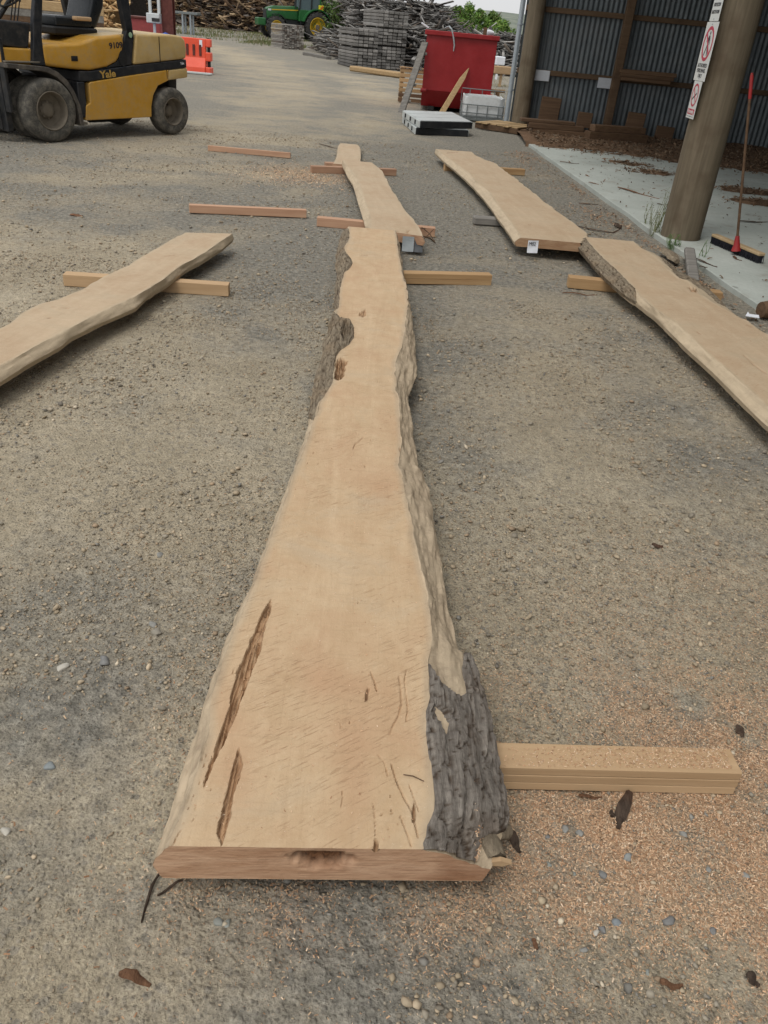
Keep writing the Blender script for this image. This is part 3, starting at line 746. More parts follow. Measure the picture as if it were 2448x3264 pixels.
slab2, S2 = build_slab('live_edge_plank', 'narrow curved pale slab with two tags, end to end beyond the bark-edged slab', .086, .165,
    z1([(735, 1192), (738, 1100), (735, 1020), (690, 900), (630, 700), (575, 560), (500, 440), (420, 350), (392, 292)]), z1([(1445, 1300), (1400, 1200), (1330, 1100), (1200, 950), (1100, 780), (1010, 650), (960, 540), (900, 440), (830, 370), (762, 320)]),
    z1([(690, 1205), (650, 1060), (600, 900), (540, 700), (520, 620), (450, 520), (410, 430), (372, 360), (380, 315)]), z1([(1446, 1340), (1405, 1225), (1335, 1120), (1205, 970), (1105, 800), (1015, 670), (965, 560), (905, 460), (835, 390), (767, 345)]),
    nT=36, mat='slab_grey', skewn=-.42, skewf=-.15, cracks=[(z1([(1230, 1230), (1265, 1215), (1270, 1265), (1240, 1275)]), 2, .01)], lines=[(z1([(1090, 1230), (1130, 1240)]), 2, .006)])
slab3, S3 = build_slab('live_edge_plank', 'short flared pale slab farthest away, poking out beyond the curved slab', .006, .082,
    z1([(255, 345), (275, 318), (305, 255), (315, 175), (325, 110), (350, 68)]), z1([(625, 360), (618, 318), (620, 235), (620, 155), (598, 100), (572, 84)]),
    z1([(248, 360), (268, 330), (300, 265), (308, 180), (318, 120), (345, 76)]), z1([(632, 380), (624, 330), (626, 245), (626, 165), (604, 110), (578, 94)]), nT=30, mat='slab_grey')
slab4, S4 = build_slab('live_edge_plank', 'tan slab with a paper tag M02 on its near end', .086, .165,
    z2([(868, 862), (800, 760), (720, 650), (650, 560), (575, 440), (470, 370), (400, 280), (250, 175), (118, 78)]), z2([(1385, 886), (1440, 850), (1435, 805), (1400, 780), (1250, 670), (1100, 560), (950, 440), (800, 320), (690, 245), (630, 190), (530, 160), (470, 130), (405, 85)]),
    z2([(815, 915), (760, 830), (700, 740), (650, 680), (600, 600), (530, 510), (440, 410), (370, 340), (280, 260), (180, 180), (97, 100)]), z2([(1390, 950), (1450, 880), (1445, 830), (1405, 805), (1255, 695), (1105, 585), (955, 465), (805, 345), (695, 270), (635, 215), (535, 185), (475, 155), (410, 110)]),
    nT=44, mat='slab_grey', skewn=-.10, end_mat='end_tan', cracks=[(z2([(425, 375), (455, 370), (450, 415), (430, 410)]), 2, .02)], lines=[(z2([(205, 105), (260, 98), (300, 97)]), 2, .004), (z2([(920, 730), (945, 738)]), 2, .004), (z2([(550, 425), (610, 500), (580, 540)]), 2, .002), (z2([(815, 905), (850, 870)]), 4, .004)])
bk5 = [c7([(60, 190), (168, 148), (220, 215), (330, 330), (400, 390), (480, 470), (575, 560), (590, 680), (540, 670), (430, 600), (240, 420)]), c7([(770, 300), (830, 370), (930, 470), (1000, 490), (1080, 545), (1130, 575), (1250, 680), (1380, 750), (1450, 830), (1300, 640), (1180, 540), (1000, 430), (880, 340)])]
slab5, S5 = build_slab('live_edge_plank', 'broad tan slab with a bark strip beside the concrete floor at right', .088, .168,
    c7([(2300, 2060), (1960, 1800), (1659, 1530), (1350, 1245), (1200, 1120), (1000, 930), (900, 840), (760, 745), (620, 625), (570, 560), (480, 470), (400, 390), (330, 330), (220, 215), (175, 152)]), c7([(2700, 1600), (2200, 1290), (1659, 940), (1500, 835), (1350, 745), (1200, 670), (1100, 605), (1075, 555), (1000, 498), (930, 480), (830, 390), (760, 310), (640, 240), (540, 165)]),
    c7([(2250, 2180), (1960, 1950), (1659, 1690), (1600, 1640), (1400, 1440), (1200, 1240), (1000, 1060), (850, 910), (700, 770), (570, 670), (530, 650), (430, 570), (330, 480), (240, 380), (150, 270), (80, 195)]), c7([(2710, 1640), (2210, 1330), (1670, 975), (1510, 865), (1400, 790), (1290, 690), (1200, 610), (1130, 540), (1010, 470), (940, 460), (870, 385), (790, 310), (650, 258), (546, 180)]),
    nT=52, nW=12, bark='bark_tan', bark_poly=bk5, mat='slab_grey', bark_amp=.012, skewf=-.1, end_mat='end_tan',
    cracks=[(c7([(1000, 552), (1080, 556), (1095, 590), (1040, 585)]), 3, .03)],
    lines=[(c7([(1455, 1100), (1540, 1180), (1650, 1260)]), 2.5, .006), (c7([(1085, 915), (1110, 940)]), 2, .004), (c7([(975, 990), (1060, 1085)]), 3, .006), (c7([(1150, 1180), (1240, 1235)]), 4, .006), (c7([(490, 245), (500, 250)]), 2.5, .003), (c7([(1480, 1490), (1520, 1520)]), 4, .005), (c7([(1480, 860), (1530, 878)]), 2.5, .004)])
slab6, S6 = build_slab('live_edge_plank', 'pale wavy-edged slab lying at an angle on the left', .082, .152,
    c6([(-420, 1010), (-200, 900), (0, 820), (60, 790), (150, 720), (260, 660), (380, 630), (540, 565), (700, 475), (860, 400), (970, 330), (1150, 230), (1240, 183)]), c6([(-420, 1320), (-200, 1180), (0, 1075), (150, 990), (300, 905), (440, 830), (600, 750), (720, 690), (880, 620), (1000, 550), (1090, 490), (1190, 410), (1280, 365), (1370, 310), (1440, 260), (1525, 203)]),
    c6([(-430, 1050), (-210, 940), (-8, 850), (52, 820), (142, 750), (252, 690), (372, 660), (532, 595), (692, 505), (852, 430), (962, 360), (1142, 258), (1232, 210)]), c6([(-400, 1430), (-200, 1300), (0, 1180), (170, 1070), (390, 950), (480, 880), (660, 790), (800, 730), (900, 685), (1000, 590), (1110, 530), (1240, 430), (1320, 390), (1480, 290), (1540, 235)]),
    nT=50, nW=9, skewf=.5, mat='slab_grey', edge_rough=.006, lines=[(c6([(340, 680), (400, 688), (455, 690)]), 2, .003), (c6([(1090, 345), (1150, 343)]), 2, .003), (c6([(310, 750), (335, 755)]), 2, .003)])

# broken branch stub on the near right corner of the big slab
def stub(p0, p1, r, name='branch_stub'):
    m = MB(); p0 = np.array(p0); p1 = np.array(p1)
    m.tube([p0, p0 * .6 + p1 * .4, p1], [r * .8, r * 1.05, r], 12, True)
    for i in range(len(m.v)):
        v = np.array(m.v[i]); m.v[i] = tuple(v + (np.array([vnoise(v[0] * 90, v[2] * 90), vnoise(v[1] * 90, v[0] * 90), vnoise(v[2] * 90, v[1] * 90)]) - .5) * r * .5)
    o = link(name, m.mesh(name, 'bark_tan', True), slab1)
    return o
ps = lambda x, y, z: gp(*cC([(x, y)])[0], z)
stub(ps(1205, 1680, .135), ps(1262, 1860, .115), .030)
stub(ps(1290, 1690, .12), ps(1350, 1650, .10), .018)
_m = MB(); _m.prism([(0, 0), (.035, .004), (.055, .02), (.03, .03), (.004, .018)], lambda a, b, d: ps(1215, 1885, .118) + np.array([a, -.006 + d, b * .7]), 0, .012)
link('branch_stub', _m.mesh('branch_stub', 'bearer_pale'), slab1)

# ------------------------------------------------------------------ bearers
def bearer(label, pl, pr_, h, depth, mat, group='timber bearers lying on the dirt', cat='timber', lams=0, b=.003, z0=0.0):
    a = gp(pl[0], pl[1], z0); c = gp(pr_[0], pr_[1], z0); x = (c - a)[:2]; L = np.linalg.norm(x); x /= L
    ang = math.atan2(x[1], x[0])
    if not lams:
        m = MB(); m.box((L / 2, depth / 2, z0 + h / 2), (L, depth, h), None, b); o = m.build('timber_bearer', mat)
        o.location = (a[0], a[1], 0); o.rotation_euler = (0, 0, ang); return tag(o, label, cat, group)
    o = thing('timber_bearer', label, cat, (a[0], a[1], 0), ang, group)
    if lams:
        for i in range(lams):
            m = MB(); m.box((L / 2 + random.uniform(-.002, .002), depth / 2 + random.uniform(-.0015, .0015), z0 + h * (i + .5) / lams), (L, depth, h / lams - .0012), None, .0018); m.build('board', mat, o, world=False)
    else:
        pass
    return o
dd = lambda x, y: (x * D, y * D)
bearer('wide laminated pale bearer dusted with sawdust, nearest the camera', dd(560, 1692), dd(1584, 1716), .0845, .085, 'bearer_pale', lams=3)
bearer('tan bearer sticking out right under the middle of the long slab', dd(748, 611), dd(1061, 617), .083, .09, 'bearer', lams=2)
bearer('pale square bearer under the angled slab at left', dd(138, 618), dd(494, 641), .081, .085, 'bearer_pale')
bearer('tan bearer under the bark strip of the right hand slab', dd(1226, 622), dd(1556, 656), .086, .10, 'bearer')
bearer('thin red-brown batten lying alone near the forklift', dd(449, 326), dd(627, 342), .07, .05, 'bearer_red')
bearer('long red-brown batten lying alone on grey gravel left of the slabs', dd(409, 460), dd(662, 471), .075, .07, 'bearer_red')
bearer('red-brown bearer where the two middle slabs meet end to end', z1([(38, 1168)])[0], z1([(1597, 1312)])[0], .083, .09, 'bearer_red')
bearer('red-brown bearer under the far end of the curved slab', z1([(-28, 462)])[0], z1([(1092, 502)])[0], .083, .09, 'bearer_red')
bearer('red-brown bearer end just behind the farthest crosswise bearer', z1([(160, 392)])[0], z1([(380, 402)])[0], .06, .12, 'bearer_red')
bearer('tan bearer under the far half of the tagged slab', z2([(185, 262)])[0], z2([(890, 304)])[0], .084, .09, 'bearer')
bearer('weathered grey offcut with a pale top under the tagged slab', z2([(440, 738)])[0], z2([(760, 762)])[0], .08, .12, 'grey_wood', b=.012)
# hidden rests under the outer ends
bearer('bearer under the off-frame end of the left slab', c6([(-420, 1330)])[0], c6([(-150, 1345)])[0], .081, .09, 'bearer')

# paper and plastic tags on the slab ends
MAT['paper'] = plain('paper', (.72, .74, .78), .7, vary=.08)
MAT['ink'] = plain('ink', (.02, .02, .03), .6, vary=.1)
MAT['tag_grey'] = plain('tag_grey', (.33, .36, .37), .45, vary=.15)
MAT['tag_shaded'] = plain('tag_shaded', (.07, .075, .08), .5, vary=.2)  # tag hanging in shadow; the shade is painted in as dark grey
def end_tag(name, label, S, c0, c1, z0, z1_, mat, text=None, tilt=.015, off=.006):
    """card hanging on the near sawn end between two photo columns"""
    p0 = gp(*c0, z1_); p1 = gp(*c1, z1_); x = (p1 - p0); x[2] = 0; w = np.linalg.norm(x); x /= w
    n = np.array([x[1], -x[0], 0.0]); h = z1_ - z0
    root = thing(name, label, 'tag', (p0[0], p0[1], z0), 0)
    m = MB(); nn = 6
    for i in range(nn):
        pass
    vs = []; fs = []
    for i in range(nn + 1):
        for j in range(3):
            q = p0 + x * (w * j / 2) + n * (off + tilt * (i / nn) ** 2 + .002 * math.sin(j * 2 + i)) - np.array([0, 0, h * i / nn]); vs.append(q)
    for i in range(nn):
        for j in range(2): fs.append((i * 3 + j, i * 3 + j + 1, (i + 1) * 3 + j + 1, (i + 1) * 3 + j))
    k = len(vs); vs += [v - n * .0012 for v in vs]; fs += [tuple(k + t for t in f[::-1]) for f in fs]
    m.add(vs, fs); m.build('card', mat, root, fix=False)
    if text:
        up = np.array([0, 0, 1.0]) - n * (tilt / h) * .35; up /= np.linalg.norm(up)
        place_text(text, h * .42, p0 + x * w * .42 + n * (off + .004 + tilt * .06) - np.array([0, 0, h * .28]), x, up, 'ink', root, bold=.0, fit=w * .62)
    return root
end_tag('paper_tag', 'white paper tag reading M02 on a slab end', S4, z2([(922, 872)])[0], z2([(1014, 876)])[0], .06, .166, 'paper', 'M02', off=.008)
end_tag('plastic_tag', 'light grey tag hanging from the end of the curved slab', S2, z1([(1175, 1286)])[0], z1([(1328, 1297)])[0], .028, .15, 'tag_grey', tilt=.03, off=.03)
end_tag('plastic_tag', 'shaded tag hanging next to the light grey one, its shade painted dark grey', S2, z1([(1332, 1298)])[0], z1([(1440, 1304)])[0], .03, .15, 'tag_shaded', tilt=.05, off=.02)
# rubbish twigs at the end of the middle bearer
for k, (a, b) in enumerate([((1430, 1180), (1600, 1370)), ((1590, 1200), (1440, 1350)), ((1450, 1300), (1610, 1390)), ((1420, 1200), (1560, 1215))]):
    A = gp(*z1([a])[0], .09); B = gp(*z1([b])[0], .01)
    m = MB(); m.tube([A, (A + B) / 2 + np.array([.01, 0, .01]), B], [.004, .006, .004], 6)
    tag(m.build('twig', 'brown_wood'), 'thin dark twig crossed over the end of the middle red-brown bearer', 'twig', 'twigs at the bearer end')
# ------------------------------------------------------------------ loose gravel and sawdust on the ground (nobody could count it)
def ico(sub=0, jit=.22, seed=1, flat=.75):
    bm = bmesh.new(); bmesh.ops.create_icosphere(bm, subdivisions=1 + sub, radius=1.0)
    bm.verts.ensure_lookup_table(); r = np.random.default_rng(seed)
    V = np.array([v.co[:] for v in bm.verts]); F = np.array([[v.index for v in f.verts] for f in bm.faces]); bm.free()
    V = V * (1 + (r.random((len(V), 1)) - .5) * 2 * jit); V[:, 2] *= flat
    # a few broken facets
    for k in range(9):
        n = r.normal(size=3); n /= np.linalg.norm(n); d = V @ n; c = .40 + .28 * r.random(); V = V - np.maximum(d - c, 0)[:, None] * n
    return V, F
STONES = [ico(0, .28, s, .62) for s in range(6)]
PAL = np.array([(.28, .24, .18), (.215, .20, .17), (.34, .29, .22), (.18, .18, .172), (.42, .38, .31), (.25, .195, .14), (.15, .14, .125)])
PALW = np.array([.34, .27, .20, .05, .02, .09, .03]); PALW = PALW / PALW.sum()
def on_pad(x, y): return x > PAD_X(y) - .02
_pa, _pb = gp(1686, 461, .03), gp(2430, 988, .03)
PAD_X = lambda y: _pa[0] + (_pb[0] - _pa[0]) * (np.asarray(y) - _pa[1]) / (_pb[1] - _pa[1])
def gravel(n, x0, x1, y0, y1, s0, s1, clump=.5, power=2.0):
    x = RNG.uniform(x0, x1, n); y = RNG.uniform(y0, y1, n)
    keep = (RNG.random(n) < np.clip(.22 + 1.9 * (fbm(x * 2.2, y * 2.2, 4) - .40) * 2 * clump + (1 - clump) * .5, .04, 1)) & ~on_pad(x, y)
    dens = saw_density(x, y) if y0 < 3 else 0 * x
    keep &= RNG.random(n) > np.clip(dens * .8, 0, .8)
    keep &= np.abs(x) < .62 * y + .9
    x, y = x[keep], y[keep]; n = len(x)
    s = s0 + (s1 - s0) * RNG.random(n) ** power
    P = np.stack([x, y, ground_z(x, y) + s * .18], 1)
    S = s[:, None] * np.stack([RNG.uniform(.75, 1.3, n), RNG.uniform(.6, 1., n), RNG.uniform(.45, .9, n)], 1) / 2
    C = PAL[RNG.choice(len(PAL), n, p=PALW)] * RNG.uniform(.9, 1.4, (n, 1)) * np.array([1.06, 1., .92])
    R = rand_rots(n, .35); parts = []
    g = RNG.integers(0, len(STONES), n)
    for k, (bv, bf) in enumerate(STONES):
        q = g == k; parts.append(scatter(bv, bf, P[q], S[q], R[q], C[q]))
    return merge(parts)
parts = [gravel(52000, -1.6, 2.0, .72, 2.6, .0035, .010, .6), gravel(15000, -1.6, 2.0, .72, 2.6, .008, .020, .95, 2.2), gravel(1100, -1.6, 2.0, .72, 2.6, .018, .034, .9, 2),
         gravel(50000, -3.4, 3.0, 2.6, 6.2, .006, .015, .6), gravel(15000, -3.4, 3.0, 2.6, 6.2, .012, .028, .95, 2.2), gravel(900, -3.4, 3.0, 2.6, 6.2, .025, .045, .9, 2),
         gravel(60000, -7.5, 3.0, 6.2, 15, .008, .022, .6), gravel(5200, -7, 3.0, 6.2, 15, .02, .05, .9, 3)]
Vg, Fg, Cg = merge(parts)
tag(link('gravel', np_mesh('gravel', Vg, Fg, 'pieces', {'col': Cg})), 'loose angular grey and tan gravel strewn over the dirt', 'gravel', kind='stuff')

chip_v = np.array([(-1, -.5, 0), (-1, .5, .1), (0, -.5, .35), (0, .5, .45), (1, -.5, .05), (1, .5, 0)], float)
chip_f = np.array([(0, 2, 3, 1), (2, 4, 5, 3)])
CH = np.array([(.56, .36, .22), (.64, .46, .30), (.48, .28, .16), (.36, .195, .105), (.68, .53, .38)])
def chips(x, y, z, s0=.0024, s1=.0066, tone=1.0):
    n = len(x); s = s0 + (s1 - s0) * RNG.random(n) ** 1.6
    S = np.stack([s, s * RNG.uniform(.4, .75, n), s * RNG.uniform(.3, .9, n)], 1) * .62
    P = np.stack([x, y, z + s * RNG.uniform(0.02, .35, n)], 1)
    C = CH[RNG.choice(5, n, p=[.34, .28, .2, .08, .10])] * RNG.uniform(.75, 1.15, (n, 1)) * tone
    return scatter(chip_v, chip_f, P, S, rand_rots(n, .45), C)
n = 620000; x = RNG.uniform(-.6, 1.75, n); y = RNG.uniform(.72, 3.0, n)
dn = saw_density(x, y); k = (RNG.random(n) < dn * 1.0 + .012) & (np.abs(x) < .62 * y + .7)
parts = [chips(x[k], y[k], ground_z(x[k], y[k]))]
n = 14000; x = RNG.uniform(-3.5, 3, n); y = RNG.uniform(.72, 9, n); k = (np.abs(x) < .62 * y + .7) & ~on_pad(x, y)
parts.append(chips(x[k], y[k], ground_z(x[k], y[k]), .004, .010, .8))
q = gp(655 * D, 380 * D); n = 3500; x = RNG.normal(q[0], .45, n); y = RNG.normal(q[1], .4, n)
parts.append(chips(x, y, ground_z(x, y), .008, .02, 1.2))
Vc, Fc, Cc = merge(parts)
tag(link('sawdust', np_mesh('sawdust', Vc, Fc, 'chips', {'col': Cc})), 'orange-tan sawdust and shavings spread over the dirt', 'sawdust', kind='stuff')
# shavings caught on the near bearer, the boards and in the bark
parts = []
a = gp(1085 * D, 1660 * D, .083); b = gp(1585 * D, 1665 * D, .083); n = 1900
u = RNG.random(n) ** .6; w = RNG.random(n); x = a[0] + (b[0] - a[0]) * u; y = a[1] + (b[1] - a[1]) * u + .006 + w * .070
parts.append(chips(x, y, np.full(n, .0835)))
def on_board(S, n, lo=0, hi=None, s0=.002, s1=.005, edge=.015):
    hi = hi or S['L']; s = RNG.uniform(lo, hi, n); l = np.interp(s, S['st'], S['lt']) + edge; r = np.interp(s, S['st'], S['rt']) - edge
    t = l + (r - l) * RNG.random(n); P = S['world'](t, s, np.full(n, S['zt'] + .0008)); return chips(P[:, 0], P[:, 1], P[:, 2], s0, s1, 1.05)
parts.append(on_board(S1, 900, 0.03, 2.2)); parts.append(on_board(S1, 500, 2.2, 6)); parts.append(on_board(S5, 250, 1, 5, .003, .008))
# along the split in the bark
gpth = cC([(1135, 1300), (1165, 1400), (1150, 1500), (1175, 1620), (1165, 1720), (1150, 1830)])
for (ax_, ay_), (bx_, by_) in zip(gpth[:-1], gpth[1:]):
    n = 110; u = RNG.random(n); P = np.array([gp(ax_ + (bx_ - ax_) * t + RNG.normal(0, 5), ay_ + (by_ - ay_) * t, .168) for t in u])
    # rest on the wane surface
    d = P[:, :2] - S1['org'][:2]; s = d @ S1['ax']; t = d[:, 0] * S1['ax'][1] - d[:, 1] * S1['ax'][0]
    si = np.clip(np.searchsorted(S1['st'], s), 0, len(S1['st']) - 1)
    z = np.array([np.interp(t[i], np.sort(S1['T'][:, si[i]]), S1['Z'][np.argsort(S1['T'][:, si[i]]), si[i]]) for i in range(n)])
    parts.append(chips(P[:, 0], P[:, 1], z + .001, .003, .007))
Vc, Fc, Cc = merge(parts)
tag(link('wood_shavings', np_mesh('wood_shavings', Vc, Fc, 'chips', {'col': Cc})), 'fine wood shavings lying on the bearer and the slabs', 'shavings', kind='stuff')

# bigger stones, one by one
def stone(dx, dy, wpx, col, label, seed, flat=.7, grp=None):
    p = gp(dx * D, dy * D); dist = np.linalg.norm(p - np.array([0, 0, CAM_H])); r = wpx * D * dist / F0 / 2
    bv, bf = ico(1, .06, seed, flat); bv = bv * r * np.array([1.15, .95, .95])
    a = seed * 1.7; bv = bv @ rotz(a).T
    bv[:, 2] += r * .10
    me = np_mesh('stone', bv, bf, 'pieces', {'col': np.tile(col, (len(bv), 1))})
    o = link('stone', me); o.location = (p[0], p[1], float(ground_z(p[0], p[1]))); tag(o, label, 'stone', grp); return o
blue = (.20, .197, .19); gr = (.25, .245, .225); pal = (.46, .43, .37); grn = (.25, .26, .235)
stone(226, 1428, 34, blue, 'blue-grey rounded stone alone left of the long crack', 3)
stone(330, 1350, 24, gr, 'upper of two grey stones close together left of the slab', 4)
stone(338, 1366, 26, (.28, .255, .21), 'lower of two grey stones close together left of the slab', 5)
stone(136, 1440, 26, pal, 'flat pale stone left of the blue-grey stone', 6, .4)
stone(14, 1798, 22, pal, 'whitish stone at the left edge of the picture', 7)
stone(110, 1655, 26, (.23, .25, .25), 'flat grey stone in dirt at lower left', 8, .4)
stone(476, 1994, 24, grn, 'left of two flat greenish pebbles in front of the slab end', 9, .45)
stone(492, 1992, 20, grn, 'right of two flat greenish pebbles in front of the slab end', 10, .45)
stone(346, 1198, 20, gr, 'pale grey stone among gravel left of mid slab', 21)
sg = 'grey stones showing through the sawdust'
for i, (dx, dy, w, c) in enumerate([(1446, 1992, 34, blue), (1303, 2002, 24, blue), (1290, 2012, 20, pal), (1333, 1990, 22, (.22, .24, .25)), (1186, 1868, 18, grn), (1222, 1788, 24, gr), (1252, 1797, 22, gr), (1356, 1852, 30, (.27, .28, .27)), (1302, 1890, 28, blue), (1184, 1806, 14, blue), (1474, 1800, 22, gr), (1238, 1886, 16, grn), (1530, 1880, 18, gr), (1540, 2010, 20, blue), (1262, 2050, 20, gr), (1400, 2100, 18, grn), (1610, 1890, 18, gr)]):
    stone(dx, dy, w * .85, c, 'small grey stone half buried in the sawdust at lower right', 30 + i, .65, sg)

# bark flakes, splinters and twigs
MAT['bark_dark'] = bark_mat('bark_flake', (.035, .024, .018), (.12, .085, .062), (.16, .07, .035))
MAT['bark_red'] = bark_mat('bark_flake_red', (.09, .045, .025), (.26, .14, .08), (.20, .09, .045))
def flake(dpts, width, label, mat='bark_dark', z=.006, thick=.006, group=None, name='bark_flake', zf=0.0, sub=8):
    """ragged strip along a line of photo points on the ground"""
    P = np.array([gp(x * D, y * D, zf) for x, y in dpts]); seg = np.r_[0, np.cumsum(np.linalg.norm(np.diff(P, axis=0), axis=1))]
    u = np.linspace(0, seg[-1], sub); C = np.stack([np.interp(u, seg, P[:, i]) for i in range(3)], 1)
    d = np.gradient(C, axis=0); d[:, 2] = 0; d /= np.linalg.norm(d, axis=1)[:, None]; nrm = np.stack([-d[:, 1], d[:, 0], 0 * d[:, 0]], 1)
    m = MB(); r = random.Random(int(dpts[0][0] * 7 + dpts[0][1]))
    vs = []
    base = ground_z(C[:, 0], C[:, 1]) if zf == 0 else np.full(sub, zf)
    for i in range(sub):
        t = i / (sub - 1); w = width * (.35 + .65 * math.sin(math.pi * min(1, .12 + t * .9))) * r.uniform(.75, 1.15); zz = base[i] + z + .006 * math.sin(t * 5 + r.random())
        for (sx, sz) in ((-.5, 0), (-.15, thick), (.2, thick * .8), (.5, .1 * thick), (.15, -.5 * thick), (-.2, -.4 * thick)):
            vs.append(C[i] * [1, 1, 0] + nrm[i] * w * (sx + r.uniform(-.08, .08)) + np.array([0, 0, zz + sz]))
    fs = []
    for i in range(sub - 1):
        for j in range(6): fs.append((i * 6 + j, i * 6 + (j + 1) % 6, (i + 1) * 6 + (j + 1) % 6, (i + 1) * 6 + j))
    fs += [tuple(range(6)), tuple(range(sub * 6 - 6, sub * 6))]
    m.add(vs, fs); o = m.build(name, mat); tag(o, label, 'bark' if 'bark' in name else name.split('_')[-1], group); return o
flake([(1358, 1716), (1352, 1735), (1342, 1760), (1335, 1790)], .034, 'dark brown bark flake in sawdust before the near bearer', 'bark_dark')
flake([(1315, 1758), (1328, 1764)], .02, 'tiny dark bark bit left of the dark flake', 'bark_dark')
flake([(1100, 1800), (1112, 1825), (1124, 1842)], .028, 'grey bark flake beside the broken branch stub', 'bark_dark')
flake([(1425, 2122), (1450, 2128), (1475, 2126)], .018, 'reddish splintery bark bit in sawdust at bottom right', 'bark_red')
flake([(1612, 2105), (1630, 2122), (1642, 2128)], .026, 'dark bark chunk at the bottom right corner', 'bark_dark')
flake([(1592, 1572), (1605, 1592)], .028, 'dark bark chunk near the right edge behind the near bearer', 'bark_dark')
flake([(258, 2105), (285, 2108), (325, 2128)], .022, 'curled brown bark piece at the bottom left', 'bark_red')
flake([(345, 1890), (328, 1920), (312, 1965), (306, 1995)], .009, 'long dark bark sliver under the near left slab corner', 'bark_dark', name='bark_sliver')
flake([(395, 1905), (360, 1925), (340, 1935)], .006, 'small dark splinter beside the near slab end', 'bark_dark')
flake([(1150, 2030), (1162, 2050)], .012, 'thin brown splinter lying in sawdust in front of the slab corner', 'bark_red')
flake([(1250, 1718), (1300, 1722)], .010, 'thin splinter along the foot of the near bearer', 'bark_red')
flake([(152, 464), (178, 466)], .09, 'orange-brown bark chunk alone on gravel at far left', 'bark_red')
flake([(1408, 1178), (1432, 1180)], .028, 'dark bark bit on dirt below the right hand slab', 'bark_dark')
flake([(1215, 633), (1290, 636)], .014, 'thin stick in front of the right hand bearer', 'bark_red', name='thin_stick')
flake([(690, 312), (720, 320), (745, 322)], .03, 'dark stick beside the farthest slab', 'bark_dark', name='dark_stick')
flake([(645, 1320), (650, 1322)], .006, 'tiny bark crumb on dirt', 'bark_dark') if False else None
# the thin twig lying on the slab itself
m = MB(); t0, t1 = gp(*cC([(632, 1258)])[0], .199), gp(*cC([(778, 1305)])[0], .199); tm = gp(*cC([(700, 1268)])[0], .203)
m.tube([t0, tm, t1], [.0012, .0016, .001], 5); tag(m.build('twig', 'brown_wood'), 'thin curved twig lying on the long slab near its bark edge', 'twig')
# leaf-litter mix along the concrete edge
x = RNG.normal(0, .28, 9000); y = RNG.uniform(6, 15.5, 9000); x = PAD_X(y) - .12 - np.abs(x); k = RNG.random(9000) < np.clip(1.6 * (fbm(x * 3, y * 1.1, 3) - .33), 0.03, 1)
V_, F_, C_ = chips(x[k], y[k], ground_z(x[k], y[k]), .010, .036, .6)
tag(link('bark_litter', np_mesh('bark_litter', V_, F_, 'chips', {'col': C_})), 'rusty bark litter gathered along the concrete edge', 'bark litter', kind='stuff')
# ------------------------------------------------------------------ shed: pole frame, corrugated end wall, roof, concrete floor
def concrete_mat():
    k = NT('concrete', .85, .25); v = k.co('World'); a = k.noise(v, .9, 5, .6); b = k.noise(v, 30, 5, .7)
    c = k.mix(k.ramp(a, [(.3, 0), (.7, 1)]), (.33, .355, .32), (.44, .465, .425)); c = k.mix(1., c, k.ramp(b, [(.2, .86), (.8, 1.08)]), 'MULTIPLY')
    c = k.mix(k.ramp(k.noise(v, 2.2, 6, .7), [(.56, 0), (.72, .5)]), c, (.20, .155, .11))
    return k.fin(c, None, k.bump(b, .3, .003))
MAT['concrete'] = concrete_mat()
MAT['galv'] = plain('galvanised_sheet', (.12, .14, .15), .5, .35, .4, vary=.22, nscale=3, dirt=(.16, .15, .14), dirt_amt=.35)
MAT['pole_wood'] = wood('round_pole', (.10, .08, .052), (.18, .145, .10), axis=2, dark=(.075, .05, .03), perobj=0, bump=.008)
MAT['frame_wood'] = wood('shed_frame', (.11, .068, .038), (.17, .11, .065), axis=0, dark=(.07, .04, .025))
MAT['mulch'] = col_mat('mulch', .95, 60, .6, .01)
PADZ = .045
def padx(y): return float(PAD_X(y))
m = MB(); ya, yb = float(_pa[1]), -4.0
edge = []
for i in range(40):
    yy = ya + (yb - ya) * i / 39; edge.append((padx(yy) + .008 * math.sin(i * 1.7) + random.uniform(-.006, .006), yy))
top = edge + [(14.5, yb), (14.5, ya + .5)]
m.prism(top, lambda a, b, d: (a, b, d), -.08, PADZ)
tag(m.build('concrete_floor', 'concrete', bev=.006), 'pale grey-green concrete floor of the open shed', 'floor', kind='structure')

YW = 19.85
shed = thing('pole_shed', 'open timber pole shed with corrugated iron end wall at right', 'shed', (2.2, YW, 0))
# corrugated end wall, sheet by sheet
pitch = .105
x0, x1 = 1.98, 14.4
xe = x0; sw = .84
while xe < x1:
    m = MB(); n = int(sw / pitch * 6) + 1; vs = []; fs = []
    off = random.uniform(-.004, .004)
    for i in range(n + 1):
        x = xe + i * (sw + pitch * .5) / n; yy = YW + .012 * math.sin(x / pitch * 2 * math.pi) + off
        vs += [(x, yy, -.02), (x, yy, 6.3)]
    for i in range(n): fs.append((2 * i, 2 * i + 2, 2 * i + 3, 2 * i + 1))
    m.add(vs, fs); m.build('corrugated_sheet', 'galv', shed, smooth='all', fix=False); xe += sw
# girts on the inside
for (pl, pr_) in [((1735, 20), (2270, 88)), ((1745, 228), (2215, 280))]:
    z = .5 * (yp(pl[0], pl[1], YW - .05)[2] + yp(pr_[0], pr_[1], YW - .05)[2])
    m = MB(); m.box(((x0 + x1) / 2, YW - .055, z), (x1 - x0, .07, .10), None, .006); m.build('girt', 'frame_wood', shed)
for z in (4.6,):
    m = MB(); m.box(((x0 + x1) / 2, YW - .055, z), (x1 - x0, .07, .10), None, .006); m.build('girt', 'frame_wood', shed)
